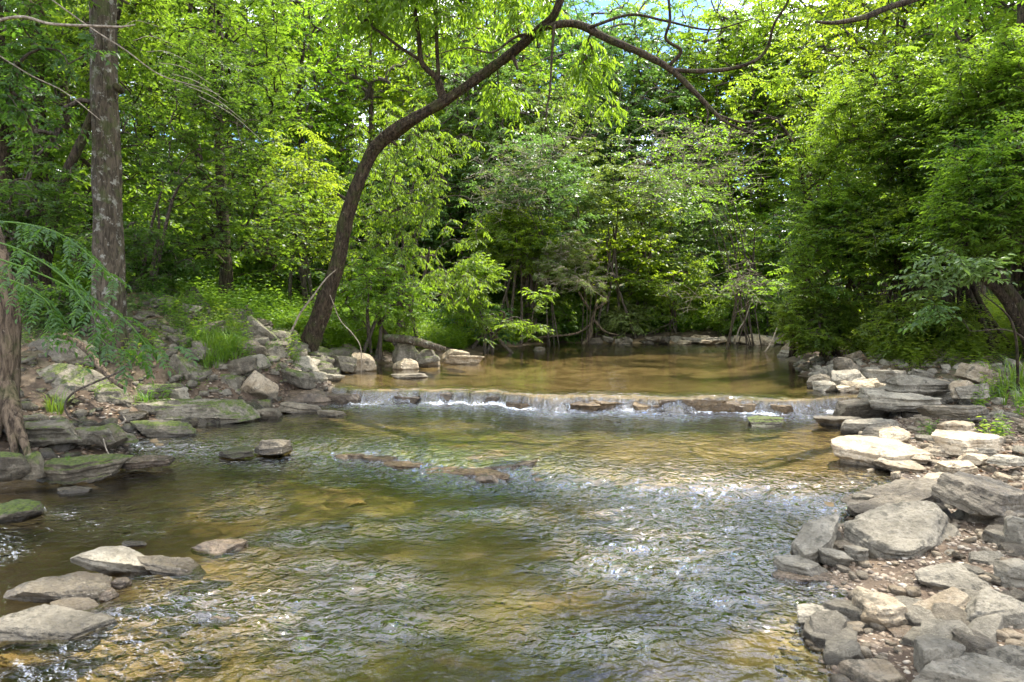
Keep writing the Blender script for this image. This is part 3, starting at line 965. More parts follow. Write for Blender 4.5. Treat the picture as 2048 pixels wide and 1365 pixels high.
for lst, g in ((LEFT, G_L), (STREAM, G_S), (RIGHT, G_R)):
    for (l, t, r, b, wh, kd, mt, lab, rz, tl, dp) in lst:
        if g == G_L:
            mt = mt.replace('greymoss_', 'lichen_').replace('grey_', 'lichen_')  # left bank stones take the copies with shade in their colour
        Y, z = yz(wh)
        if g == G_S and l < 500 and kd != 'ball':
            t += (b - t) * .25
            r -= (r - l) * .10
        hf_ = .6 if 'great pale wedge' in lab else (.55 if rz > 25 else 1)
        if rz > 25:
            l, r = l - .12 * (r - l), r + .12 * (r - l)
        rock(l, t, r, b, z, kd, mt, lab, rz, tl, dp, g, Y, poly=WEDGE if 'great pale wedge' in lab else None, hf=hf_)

k = 0
for (xa, xb, g_, mt) in ((-2.55, -0.3, 0, 'wetrock'), (-0.05, 3.35, 1, 'ledge')):
    x_ = xa
    while x_ < xb:
        w_ = rng.uniform(0.28, 0.75)
        yy_ = float(ledge_y(np.array([x_ + w_ / 2]))[0])
        hh = rng.uniform(0.15, 0.21)
        me_ = rock_mesh(700 + k, w_ * 1.15, rng.uniform(.19, .23), hh, 'slab', 4)
        o_ = link('ledge_block', me_, M[mt], loc=(x_ + w_ / 2, yy_ + rng.uniform(0.035, .065), Z1 - .035 + hh * .5 + rng.uniform(-.03, .008)), rot=(rng.normal() * .05, rng.normal() * .04, rng.normal() * .12))
        tag(o_, 'wet brown block in the right hand stretch of the waterfall ledge' if g_ else 'wet brown block in the left hand stretch of the waterfall ledge', 'rock',
            'blocks of the right hand waterfall ledge' if g_ else 'blocks of the left hand waterfall ledge')
        x_ += w_ * rng.uniform(.85, 1.35)
        k += 1
x_ = -1.65
while x_ < 0.0:
    w_ = rng.uniform(0.2, 0.42)
    yy_ = float(riff_y(np.array([x_ + w_ / 2]))[0])
    o_ = link('ledge_stone', rock_mesh(760 + k, w_ * 1.2, .18, .12, 'slab', 4), M['ledge'], loc=(x_ + w_ / 2, yy_ - .1, -.022 + rng.uniform(-.014, .016)), rot=(.05, .03 * rng.normal(), -.35 + rng.normal() * .1))
    tag(o_, 'brown stone awash in the low second ledge left of centre', 'rock', 'stones of the low second ledge')
    x_ += w_ * .95
    k += 1

# loose stones: small variants shared by many copies
VAR = []
for k in range(14):
    kd = ['slab', 'block', 'slab', 'slab', 'slab'][k % 5]
    r_ = np.random.default_rng(900 + k)
    VAR.append(rock_mesh(500 + k, 1.0, r_.uniform(0.6, 0.95), r_.uniform(0.25, 0.4) if kd == 'slab' else r_.uniform(0.45, 0.6), kd, 3))
varmat = {}


def stone(x, y, size, mat, label, group, z=None, r=rng, sink=0.12, cat='stone'):
    k = int(r.integers(len(VAR)))
    key = (k, mat)
    if key not in varmat:
        m_ = VAR[k].copy()
        m_.materials.clear()
        m_.materials.append(M[mat])
        varmat[key] = m_
    if z is None:
        z = gz(x, y)
    o = link('stone', varmat[key], loc=(x, y, z + size * sink), rot=(r.normal() * 0.16, r.normal() * 0.16, r.uniform(0, 6.28)), scale=(size, size, size * r.uniform(0.8, 1.3)))
    return tag(o, label, cat, group)


def in_view(x, y, m=1.03):
    return abs(x / max(y, 0.1) * F) < 1024 * m


# far shingle bar
n = 0
while n < 60:
    px = rng.uniform(1165, 1600)
    f_ = (px - 1165) / 435
    Y = YF + rng.uniform(-0.9, 0.5) + rng.normal() * 0.25
    x = (px - 1024) / F * Y
    stone(x, Y, rng.uniform(0.25, 0.62) * (0.8 + 0.4 * f_), ['grey_up', 'tan_up', 'tan_up'][n % 3] if f_ > .45 else ['grey_up', 'dark_up'][n % 2],
          'small flat stone among many on the shingle bar across the far pool', G_F, z=0.30 + rng.uniform(0, 0.10))
    n += 1
# left bank rubble
n = 0
while n < 100:
    Y = rng.uniform(7.3, 13.5)
    xe = np.interp(Y, EDL[:, 0], EDL[:, 1])
    d = abs(rng.normal()) * (1.2 if Y > 9 else 0.6)
    x = xe - d + 0.05
    if not in_view(x, Y) or d > 3.2:
        continue
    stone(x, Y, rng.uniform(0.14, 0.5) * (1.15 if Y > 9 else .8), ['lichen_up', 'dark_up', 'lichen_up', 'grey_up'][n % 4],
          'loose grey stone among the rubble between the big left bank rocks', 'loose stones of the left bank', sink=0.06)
    n += 1
# right bank rubble, sunlit patch and the shade behind it
n = 0
while n < 80:
    Y = rng.choice([rng.uniform(5.0, 7.6), rng.uniform(7.6, 12.5)])
    xe = np.interp(Y, EDR[:, 0], EDR[:, 1])
    x = xe + rng.uniform(-0.1, 2.6)
    if not in_view(x, Y):
        continue
    sun_ = Y < 7.6
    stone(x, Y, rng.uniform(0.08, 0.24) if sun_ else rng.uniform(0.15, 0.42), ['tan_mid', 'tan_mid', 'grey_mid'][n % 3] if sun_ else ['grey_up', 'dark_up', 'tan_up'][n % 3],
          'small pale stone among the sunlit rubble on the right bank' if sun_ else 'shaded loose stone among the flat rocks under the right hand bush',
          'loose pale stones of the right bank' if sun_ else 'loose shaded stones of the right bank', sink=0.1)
    n += 1
n = 0
while n < 38:
    Y = rng.uniform(2.6, 4.9)
    xe = np.interp(Y, EDR[:, 0], EDR[:, 1])
    x = xe + rng.uniform(-0.05, 1.6)
    if not in_view(x, Y) or (3.5 < Y < 4.15 and x < 2.75):
        continue
    stone(x, Y, rng.uniform(0.05, 0.24), ['dark_near', 'grey_near', 'grey_near'][n % 3],
          'little stone filling the gaps between the big near rocks at right', 'little stones between the near right rocks', sink=0.1)
    n += 1


# gravel: far too many to count
def scatter_tris(name, pts, sizes, mat, label, cat, seed, flat=0.5):
    r = np.random.default_rng(seed)
    u, f = ico(1)
    n = len(pts)
    sc = sizes[:, None] * r.uniform(0.6, 1.2, (n, 3)) * np.array([1, 1, flat])
    a = r.uniform(0, 6.28, n)
    ca, sa = np.cos(a), np.sin(a)
    v = u[None] * sc[:, None] * (1 + 0.25 * r.normal(size=(n, len(u), 1)))
    X = v[..., 0] * ca[:, None] - v[..., 1] * sa[:, None]
    Yv = v[..., 0] * sa[:, None] + v[..., 1] * ca[:, None]
    v = np.stack([X, Yv, v[..., 2]], -1) + pts[:, None]
    fs = (f[None] + (np.arange(n) * len(u))[:, None, None]).reshape(-1, 3)
    o = link(name, mesh_np(name, v.reshape(-1, 3), None, fs, smooth=False), M[mat])
    return tag(o, label, None, None, 'stuff')


def bank_pts(n, side, y0, y1, d0, d1, seed):
    r = np.random.default_rng(seed)
    Y = r.uniform(y0, y1, n)
    E = EDR if side > 0 else EDL
    x = np.interp(Y, E[:, 0], E[:, 1]) + side * r.uniform(d0, d1, n)
    k = np.abs(x) / Y * F < 1100
    x, Y = x[k], Y[k]
    return np.stack([x, Y, ground(x, Y)], -1), r


def rubble(pts, sizes, mat, label, seed):
    r = np.random.default_rng(seed)
    src = [rock_mesh(560 + k, 1.0, .8, .4 + .12 * (k % 3), ['slab', 'block'][k % 2], 2) for k in range(6)]
    sv = [np.array([v.co[:] for v in m_.vertices]) for m_ in src]
    f = np.array([p_.vertices[:] for p_ in src[0].polygons])
    n = len(pts)
    k = r.integers(6, size=n)
    v = np.stack(sv)[k] * sizes[:, None, None]
    a = r.uniform(0, 6.28, n)[:, None]
    v = np.stack([v[..., 0] * np.cos(a) - v[..., 1] * np.sin(a), v[..., 0] * np.sin(a) + v[..., 1] * np.cos(a), v[..., 2] + v[..., 0] * r.normal(size=(n, 1)) * .2], -1) + pts[:, None] + np.array([0, 0, 1]) * (sizes * .1)[:, None, None]
    fs = (f[None] + (np.arange(n) * v.shape[1])[:, None, None]).reshape(-1, 3)
    o = link('rubble', mesh_np('rubble', v.reshape(-1, 3), None, fs), M[mat])
    return tag(o, label, None, None, 'stuff')


def mat_gravel():
    t = NT('gravel')
    g = t.n('ShaderNodeNewGeometry')
    c = t.ramp(g.outputs['Random Per Island'], [(0, (0.07, 0.05, 0.032)), (0.5, (0.17, 0.125, 0.08)), (0.85, (0.27, 0.22, 0.155)), (1, (0.42, 0.37, 0.29))])
    return t.done(t.prin(c, 0.7, t.bump(t.noise(t.pos(), 90, 3), 0.5, 0.01)))


M['gravel'] = mat_gravel()
p, r = bank_pts(22000, 1, 2.6, 8.0, -0.25, 2.4, 3)
scatter_tris('gravel', p, 0.004 + 0.022 * r.random(len(p)) ** 2.5, 'gravel', 'fine gravel and grit between the right bank rocks', None, 4)
p, r = bank_pts(1100, 1, 2.6, 8.0, -0.1, 2.2, 13)
rubble(p, 0.025 + 0.075 * r.random(len(p)) ** 2, 'tan_near', 'small broken stone filling in between the near right rocks', 14)
p, r = bank_pts(500, 1, 8, 14, 0, 2.6, 15)
rubble(p, 0.06 + 0.12 * r.random(len(p)) ** 2, 'grey_up', 'small broken stone in the shade of the right bank', 16)
p, r = bank_pts(900, -1, 6.2, 14, -0.05, 2.8, 17)
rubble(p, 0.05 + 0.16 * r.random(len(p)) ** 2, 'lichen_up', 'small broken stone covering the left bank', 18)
p, r = bank_pts(3500, -1, 5.5, 14, -0.1, 1.2, 5)
scatter_tris('gravel', p, r.uniform(0.01, 0.035, len(p)), 'gravel', 'fine gravel along the left water edge', None, 6)

# ------------------------------------------------------------------ wood and leaves
def frame_of(d):
    ref = np.where(np.abs(d[..., 2:3]) > 0.9, np.array([1.0, 0, 0]), np.array([0, 0, 1.0]))
    a = nrm(np.cross(d, ref))
    return a, np.cross(d, a)


def seg_tubes(A, B, ra, rb, k=5):
    """many straight tapering pieces at once"""
    A, B = np.asarray(A, float), np.asarray(B, float)
    a, b = frame_of(nrm(B - A))
    th = np.arange(k) * 2 * math.pi / k
    ring = a[:, None] * np.cos(th)[None, :, None] + b[:, None] * np.sin(th)[None, :, None]
    ext = (B - A) * 0.03
    V = np.concatenate([(A - ext)[:, None] + ring * np.asarray(ra)[:, None, None], (B + ext)[:, None] + ring * np.asarray(rb)[:, None, None]], 1)
    n = len(A)
    i = np.arange(k)
    q = np.stack([i, (i + 1) % k, (i + 1) % k + k, i + k], -1)
    Q = (q[None] + (np.arange(n) * 2 * k)[:, None, None]).reshape(-1, 4)
    return V.reshape(-1, 3), Q


def smooth_path(P, R, n):
    """Catmull-Rom through the given points"""
    P, R = np.asarray(P, float), np.asarray(R, float)
    Pe = np.vstack([2 * P[0] - P[1], P, 2 * P[-1] - P[-2]])
    Re = np.concatenate([[R[0]], R, [R[-1]]])
    m = len(P) - 1
    t = np.linspace(0, m - 1e-6, n)
    i = t.astype(int)
    f = (t - i)[:, None]
    p0, p1, p2, p3 = Pe[i], Pe[i + 1], Pe[i + 2], Pe[i + 3]
    S = 0.5 * (2 * p1 + (p2 - p0) * f + (2 * p0 - 5 * p1 + 4 * p2 - p3) * f ** 2 + (3 * p1 - p0 - 3 * p2 + p3) * f ** 3)
    r = Re[i + 1] * (1 - f[:, 0]) + Re[i + 2] * f[:, 0]
    return S, r


def tube(P, R, sides=16, rough=0.12, seed=0, ridges=0.0, n=None):
    n = n or max(12, len(P) * 6)
    S, r = smooth_path(P, R, n)
    T = nrm(np.gradient(S, axis=0))
    a = np.zeros_like(T)
    v = np.cross(T[0], [0.3, 0.9, 0.1])
    v /= np.linalg.norm(v)
    for i in range(n):
        v = v - T[i] * (v @ T[i])
        v /= np.linalg.norm(v)
        a[i] = v
    b = np.cross(T, a)
    th = np.arange(sides) * 2 * math.pi / sides
    ring = a[:, None] * np.cos(th)[None, :, None] + b[:, None] * np.sin(th)[None, :, None]
    q = S[:, None] + ring * r[:, None, None]
    L = np.concatenate([[0], np.cumsum(np.linalg.norm(np.diff(S, axis=0), axis=1))])
    cyl = np.stack([np.cos(th)[None] * 1.6 + 0 * L[:, None], np.sin(th)[None] * 1.6 + 0 * L[:, None], L[:, None] / np.maximum(r.mean(), .004) * 0.35 + 0 * th[None]], -1)
    d = rough * fbm(cyl, 3, seed)
    if ridges:
        cyl2 = cyl * np.array([3.2, 3.2, 0.5])
        d = d - ridges * np.abs(fbm(cyl2, 2, seed + 3))
    q = S[:, None] + ring * (r[:, None] * (1 + d))[..., None]
    V = q.reshape(-1, 3)
    i = np.arange(n * sides).reshape(n, sides)
    Q = np.stack([i[:-1], np.roll(i[:-1], -1, 1), np.roll(i[1:], -1, 1), i[1:]], -1).reshape(-1, 4)
    V = np.vstack([V, S[:1], S[-1:]])
    c0, c1 = len(V) - 2, len(V) - 1
    Tr = np.vstack([np.stack([np.roll(i[0], -1), i[0], np.full(sides, c0)], -1), np.stack([i[-1], np.roll(i[-1], -1), np.full(sides, c1)], -1)])
    return V, Q, Tr


def join(parts):
    Vs, Qs, Ts, o = [], [], [], 0
    for p_ in parts:
        V = p_[0]
        Vs.append(V)
        if p_[1] is not None and len(p_[1]):
            Qs.append(p_[1] + o)
        if len(p_) > 2 and p_[2] is not None and len(p_[2]):
            Ts.append(p_[2] + o)
        o += len(V)
    return np.vstack(Vs), (np.vstack(Qs) if Qs else None), (np.vstack(Ts) if Ts else None)


def leaves(P, D, N, L, Wd, shape='oval'):
    """leaf blades as thin folded faces, one island each"""
    D = nrm(D)
    S = nrm(np.cross(D, N))
    U = np.cross(S, D)
    n = len(P)
    L, Wd = np.broadcast_to(L, n)[:, None], np.broadcast_to(Wd, n)[:, None]
    if shape == 'oval':
        T = [(0, 0, 0), (.42, .5, .10), (1, 0, -.10), (.42, -.5, .10)]
        tri = [[0, 1, 2], [0, 2, 3]]
        quad = None
    elif shape == 'leaf6':
        T = [(0, 0, 0), (.22, .42, .10), (.62, .40, .06), (1, 0, -.16), (.62, -.40, .06), (.22, -.42, .10), (.45, 0, -.03)]
        tri = [[0, 1, 6], [1, 2, 6], [2, 3, 6], [3, 4, 6], [4, 5, 6], [5, 0, 6]]
        quad = None
    elif shape == 'maple':
        T = [(0, 0, 0)]
        tri = []
        for a, l_ in ((-105, .5), (-52, .85), (0, 1.0), (52, .85), (105, .5)):
            a = math.radians(a)
            for da, ll in ((-.30, .52), (0, 1), (.30, .52)):
                T.append((.12 + l_ * ll * math.cos(a + da) * .88, l_ * ll * math.sin(a + da) * .9, -.10 * ll * l_))
            k = len(T)
            tri.append([0, k - 3, k - 2])
            tri.append([0, k - 2, k - 1])
    T = np.array(T)
    V = P[:, None] + D[:, None] * (T[:, 0][None, :, None] * L[:, None]) + S[:, None] * (T[:, 1][None, :, None] * Wd[:, None]) + U[:, None] * (T[:, 2][None, :, None] * L[:, None])
    k = len(T)
    F_ = (np.array(tri)[None] + (np.arange(n) * k)[:, None, None]).reshape(-1, 3)
    return V.reshape(-1, 3), None, F_


SPEC = {
    #        leaf length, width/length, shape, twigs per tip, twig length, leaves per twig, droop, jitter
    'broad':  dict(L=.115, w=.55, shape='oval', tw=4, tl=.50, n=8, droop=.25, jit=.45),
    'maple':  dict(L=.075, w=.95, shape='maple', tw=4, tl=.48, n=6, droop=.15, jit=.35),
    'elm':    dict(L=.085, w=.45, shape='leaf6', tw=4, tl=.42, n=9, droop=.30, jit=.40),
    'hang':   dict(L=.120, w=.36, shape='leaf6', tw=3, tl=.40, n=8, droop=.85, jit=.35),
    'small':  dict(L=.055, w=.55, shape='oval', tw=4, tl=.32, n=10, droop=.15, jit=.45),
    'honey':  dict(L=.068, w=.48, shape='leaf6', tw=4, tl=.36, n=9, droop=.18, jit=.32),
    'far':    dict(L=.15, w=.62, shape='oval', tw=4, tl=.60, n=8, droop=.25, jit=.5),
    'sparse': dict(L=.05, w=.55, shape='oval', tw=2, tl=.30, n=5, droop=.1, jit=.5),
    'cedar':  dict(L=.10, w=.16, shape='oval', tw=6, tl=.30, n=12, droop=.3, jit=.7),
}


def sprays(tp, td, spec, r, scale=1.0):
    """leafy twigs fanned out flat at every branch tip"""
    s = SPEC[spec]
    n, tw, ln = len(tp), s['tw'], s['n']
    d = td.copy()
    d[:, 2] = d[:, 2] * 0.35
    d = nrm(d + r.normal(size=d.shape) * 0.12)
    up = nrm(np.array([0, 0, 1.0]) + r.normal(size=(n, 3)) * 0.22)
    side = nrm(np.cross(d, up))
    ang = np.linspace(-1.15, 1.15, tw)[None] + r.normal(size=(n, tw)) * 0.22
    T = d[:, None] * np.cos(ang)[..., None] + side[:, None] * np.sin(ang)[..., None]
    T[..., 2] -= s['droop'] * r.uniform(0.3, 1.0, (n, tw))
    T[..., 2] += 0.12 * r.normal(size=(n, tw))
    T = nrm(T)
    ln_tw = s['tl'] * scale * r.uniform(0.6, 1.2, (n, tw)) * (1 - 0.25 * np.abs(ang))
    u = (np.arange(ln) + 0.6) / ln
    base = tp[:, None, None] - d[:, None, None] * 0.12
    bp = base + T[:, :, None] * (ln_tw[..., None] * u[None, None])[..., None]
    bp[..., 2] -= s['droop'] * 0.25 * (ln_tw[..., None] * u ** 2)
    sg = np.where(np.arange(ln) % 2 == 0, 1.0, -1.0)
    upx = np.broadcast_to(up[:, None], T.shape)
    sd_ = nrm(np.cross(T, upx))
    LD = T[:, :, None] * 0.62 + sd_[:, :, None] * sg[None, None, :, None] * 0.8
    LD = LD + r.normal(size=LD.shape) * s['jit'] * 0.45
    LD[..., 2] -= s['droop'] * 0.8
    LN = np.broadcast_to(upx[:, :, None], LD.shape) + r.normal(size=LD.shape) * s['jit']
    bp, LD, LN = bp.reshape(-1, 3), nrm(LD.reshape(-1, 3)), nrm(LN.reshape(-1, 3))
    L = s['L'] * scale * r.uniform(0.6, 1.2, len(bp))
    geo = leaves(bp, LD, LN, L, L * s['w'], s['shape'])
    A = np.repeat(base[:, 0], tw, 1).reshape(-1, 3)
    B = (np.repeat(base[:, 0], tw, 1) + T * ln_tw[..., None]).reshape(-1, 3)
    return geo, (A, B)


def grow(skel, skr, targets, r, tip=0.006, power=0.48, sag=0.12, maxr=None):
    """join every target to the nearest wood already there, nearest first, so limbs fork like a tree's.
    Returns segment ends, radii, target positions and the direction each tip points."""
    skel = np.asarray(skel, float)
    nodes = np.zeros((len(skel) + 3 * len(targets), 3))
    nodes[:len(skel)] = skel
    par = np.full(len(nodes), -1)
    n = n0 = len(skel)
    d0 = np.sqrt(((targets[:, None] - skel[None]) ** 2).sum(-1)).min(1)
    order = np.argsort(d0)
    tips, dirs = [], []
    bias = np.zeros(len(nodes))
    for k in order:
        t = targets[k]
        df_ = nodes[:n] - t
        d = np.sqrt((df_ ** 2).sum(1)) + 0.35 * np.clip(df_[:, 2], 0, None)
        j = int(d.argmin())
        p0 = nodes[j]
        L = np.linalg.norm(t - p0)
        w_ = r.normal(size=3) * 0.09 * L
        for q, f in enumerate((0.34, 0.68, 1.0)):
            c = p0 + (t - p0) * f + w_ * math.sin(math.pi * f)
            c[2] += sag * L * math.sin(math.pi * f)
            nodes[n] = c
            par[n] = j if q == 0 else n - 1
            n += 1
        tips.append(n - 1)
        dirs.append(t - p0)
    cnt = np.zeros(n)
    cnt[tips] = 1
    for i in range(n - 1, n0 - 1, -1):
        cnt[par[i]] += cnt[i]
    rad = tip * np.maximum(cnt, 1) ** power
    if maxr:
        rad = np.minimum(rad, maxr)
    i = np.arange(n0, n)
    A, B = nodes[par[i]], nodes[i]
    ra = np.where(par[i] < n0, rad[i] * 1.15, np.minimum(rad[par[i]], rad[i] * 1.5))
    return (A, B, ra, rad[i]), nodes[tips], nrm(np.array(dirs))


def ell(c, rad, n, r, inner=0.35, gap=0.0, gf=0.6, seed=0, bottom=-0.9):
    """points through an uneven ellipsoid, thicker towards the outside, with gaps"""
    out_ = []
    got = 0
    while got < n:
        d = nrm(r.normal(size=(n * 2, 3)))
        d = d[d[:, 2] > bottom]
        rr = r.uniform(inner ** 2, 1, len(d)) ** 0.5
        lump = 1 + 0.28 * fbm(d * 1.7 + seed, 3, seed)
        p_ = np.asarray(c) + d * (rr * lump)[:, None] * np.asarray(rad)
        if gap:
            p_ = p_[fbm(p_ * gf, 2, seed + 7) > gap - 0.45]
        out_.append(p_)
        got += len(p_)
        if len(out_) > 20:
            break
    return np.vstack(out_)[:n]


def ebox(l, t, r_, b, Y, dep):
    a, c = at(l, t, Y), at(r_, b, Y)
    return (a + c) / 2, np.array([(c[0] - a[0]) / 2, dep, (a[2] - c[2]) / 2])


def wood_mesh(name, parts, base):
    V, Q_, T_ = join(parts)
    return mesh_np(name, V - base, Q_, T_)


def segs_part(sg, k=5, thin=0.0):
    A, B, ra, rb = sg
    return seg_tubes(A, B, ra, rb, k)


def tree_meshes(name, trunkP, trunkR, targets, spec, r, base, bark_sides=14, tip=0.006, ridges=0.25, power=0.48, leafscale=1.0, twigs=True, skel_from=0.25, bare=0.0, seed=1, sag=0.12, extra=(), rough=.12):
    base = np.asarray(base, float)
    if np.abs(base).sum() > .1:
        tf = sunfilter(targets)
        targets = tf if len(tf) > 12 else targets
    S, R_ = smooth_path(trunkP, trunkR, 40)
    k0 = int(40 * skel_from)
    sk = S[k0:]
    for eP, eR in extra:
        e_, _ = smooth_path(eP, eR, 16)
        sk = np.vstack([sk, e_[2:]])
    tr = [tube(trunkP, trunkR, bark_sides, rough, seed, ridges, n=max(40, len(trunkP) * 8))]
    trunk = wood_mesh(name + '_trunk', tr, base)
    sg, tp, td = grow(sk, None, targets, r, tip=tip, power=power, sag=sag, maxr=max(trunkR[-1] * 0.9, trunkR[0] * 0.3))
    parts = [segs_part(sg, 5)]
    limbs = [wood_mesh(name + '_limb', [tube(eP, eR, 10, 0.12, seed + 2, 0.15)], base) for eP, eR in extra]
    leafy = tp if not bare else None
    if bare:
        m_ = r.random(len(tp)) > bare
        geo, (A, B) = sprays(tp, td, spec, r, leafscale)
        gl, _ = sprays(tp[m_], td[m_], spec, r, leafscale) if m_.any() else (None, None)
        geo = gl
    else:
        geo, (A, B) = sprays(tp, td, spec, r, leafscale)
    if twigs:
        parts.append(seg_tubes(A, B, np.full(len(A), tip * 0.6), np.full(len(A), tip * 0.3), 3))
    br = wood_mesh(name + '_branches', parts, base)
    V, _, T_ = geo
    crown = mesh_np(name + '_crown', V - base, None, T_, smooth=False)
    return trunk, br, crown, limbs


def plant_tree(name, meshes, bark, leaf, base, label, cat='tree', group=None, barkb=None):
    t, b, c, limbs = meshes
    e = empty(name, tuple(base), label, cat, group)
    for lm_ in limbs:
        link('stem' if cat in ('bush', 'snag') else 'limb', lm_, M[bark], e)
    if t is not None:
        link('trunk', t, M[bark], e)
    link('branches', b, M[barkb or bark], e)
    link('crown', c, M[leaf], e)
    return e


def straight(base, h, r0, r1, lean=(0, 0), r=rng, wig=0.12, n=7):
    P = []
    for i in range(n):
        f = i / (n - 1)
        P.append([base[0] + lean[0] * f * h + r.normal() * wig * f, base[1] + lean[1] * f * h + r.normal() * wig * f, base[2] - 0.2 + f * (h + 0.2)])
    R = [r0 * (1 - f) + r1 * f for f in np.linspace(0, 1, n)]
    R[0] *= 1.35
    return P, R


R1 = np.random.default_rng(21)
FULL = True
PATCH = [(2.7, 7.2, 1.2), (0.9, 8.2, 1.0), (3, 6.2, .9), (0, 14.5, 1.2), (4.5, 13.6, .8), (6.2, 20.4, 1.5), (3.6, 20.3, 1.0), (2.0, 20.0, .8), (6, 12.5, .7), (4.9, 9.6, .5), (-1.6, 3.8, .3), (3.7, 5.9, 1.1), (1.6, 7.3, 1.5), (-0.3, 7.4, 0.9), (2.5, 16, 2.0), (5, 16, 1.8), (-1.8, 13.8, 0.7), (1.6, 9.0, 0.8), (3.6, 8.8, .6), (-2.1, 3.1, .45), (-1.3, 2.8, .35), (1.95, 3.3, .35), (2.6, 4.4, .35), (1.0, 4.6, .35)]


def sunfilter(T):
    """leave gaps in the canopy where the sun reaches the creek"""
    s_ = np.array(sunv)
    keep = np.ones(len(T), bool)
    for (x_, y_, r_) in PATCH:
        w_ = T - np.array([x_, y_, .2])
        al = w_ @ s_
        dist = np.linalg.norm(w_ - al[:, None] * s_, axis=1)
        keep &= ~((dist < r_ * .86 + .3) & (al > 2.2))
    return T[keep]


# ---- the forest behind: a few grown trees, repeated
def generic(name, h, cw, spec, n, r, low=0.18, seed=1, gap=0.25, leafscale=1.0):
    P, R = straight((0, 0, 0), h * 0.9, h * 0.014, 0.02, (r.normal() * 0.03, r.normal() * 0.03), r, wig=h * 0.012)
    T = [ell((r.normal() * 0.1 * cw, r.normal() * 0.1 * cw, h * (low + 1) / 2), (cw, cw, h * (1 - low) / 2 * 1.02), n, r, gap=gap, gf=0.55, seed=seed)]
    T = np.vstack(T)
    T = T[T[:, 2] > h * low * 0.7]
    return tree_meshes(name, P, R, T, spec, r, (0, 0, 0), 8, tip=0.012, ridges=0.1, leafscale=leafscale, twigs=False, skel_from=low, seed=seed)


FV = [generic('forest_a', 13, 3.2, 'far', 420, R1, 0.12, 3), generic('forest_b', 11, 2.9, 'far', 400, R1, 0.08, 5), generic('forest_c', 15, 3.4, 'far', 460, R1, 0.2, 8),
      generic('forest_d', 9, 2.8, 'broad', 480, R1, 0.05, 11, leafscale=1.1)]
FM = {}


def forest_tree(k, x, y, sc, leaf, label, group, name='broadleaf_tree', rz=None):
    key = (k, leaf)
    z = gz(x, y)
    if key not in FM:
        t, b, c, _ = FV[k]
        c2 = c.copy()
        c2.materials.clear()
        e = empty(name, (x, y, z), label, 'tree', group, rz=R1.uniform(0, 6.28), scale=(sc, sc, sc))
        link('trunk', t, M['bark_dark'], e)
        link('branches', b, M['bark_thin'], e)
        link('crown', c2, M[leaf], e)
        FM[key] = e
        return e
    e = copy_tree(FM[key])
    e.location = (x, y, z)
    e.rotation_euler = (0, 0, R1.uniform(0, 6.28) if rz is None else rz)
    e.scale = (sc * R1.uniform(.9, 1.1), sc * R1.uniform(.9, 1.1), sc)
    tag(e, label, 'tree', group)
    return e


LBL = {'leaf_pale': 'pale green broadleaf tree', 'leaf_bright': 'yellow green broadleaf tree', 'leaf_mid': 'mid green broadleaf tree', 'leaf_dark': 'dark green broadleaf tree', 'leaf_cool': 'blue green broadleaf tree'}
SPOTS = [  # px, Y, variant, scale, leaf
    (60, 19, 2, 1.0, 'leaf_mid'), (170, 17, 0, 1.0, 'leaf_dark'), (-120, 15, 2, 1.0, 'leaf_dark'), (300, 23, 2, 1.0, 'leaf_bright'), (420, 20, 0, 1.0, 'leaf_mid'),
    (520, 26, 2, 1.0, 'leaf_bright'), (600, 22, 1, 1.0, 'leaf_bright'), (690, 27, 2, .95, 'leaf_mid'), (760, 23, 0, .9, 'leaf_bright'), (840, 29, 2, .95, 'leaf_cool'),
    (900, 24.5, 1, 1.0, 'leaf_bright'), (985, 30, 2, .95, 'leaf_cool'), (1050, 25, 0, .92, 'leaf_mid'), (1130, 29, 2, .9, 'leaf_cool'), (950, 22.5, 3, .95, 'leaf_cool'), (1100, 23, 3, .9, 'leaf_pale'), (1190, 29, 1, 1.2, 'leaf_cool'),
    (1270, 30, 0, .95, 'leaf_cool'), (1330, 30, 3, 1.2, 'leaf_mid'), (1390, 31, 0, 1.12, 'leaf_mid'), (1450, 30, 1, 1.2, 'leaf_bright'), (1530, 30, 0, 1.05, 'leaf_bright'),
    (1590, 29, 1, 1.2, 'leaf_bright'), (1680, 27, 2, 1.0, 'leaf_bright'), (1760, 21, 0, .95, 'leaf_bright'), (1850, 24, 2, 1.0, 'leaf_mid'), (1950, 20, 0, 1.05, 'leaf_bright'),
    (2080, 17, 2, 1.0, 'leaf_mid'), (2200, 14, 0, 1.0, 'leaf_mid')]
for (px, Y, k, sc, leaf) in SPOTS:
    side_ = 'left of the leaning trunk' if px < 620 else ('behind the arching limb' if px < 1150 else ('behind the pale bare twigs' if px < 1560 else 'above the big right hand bush'))
    forest_tree(k, (px - 1024) / F * Y, Y, sc, leaf, LBL[leaf] + ' in the woods ' + side_, 'trees of the woods ' + side_)
FV.append(tree_meshes('thicket', [(0, 0, 0), (.1, 0, 1), (.1, .1, 2.2)], [.04, .03, .02], ell((0, 0, 1.7), (2.1, 1.6, 1.9), 260, R1, seed=71, inner=.3, bottom=-.8), 'far', R1, (0, 0, 0), 6, tip=.008, twigs=False, leafscale=.85, skel_from=.1))
FV.append(tree_meshes('thicket', [(0, 0, 0), (-.1, 0, 1), (.1, -.1, 2.6)], [.04, .03, .02], ell((0, 0, 2.1), (1.9, 1.6, 2.3), 280, R1, seed=73, inner=.3, bottom=-.8), 'far', R1, (0, 0, 0), 6, tip=.008, twigs=False, leafscale=.75, skel_from=.1))
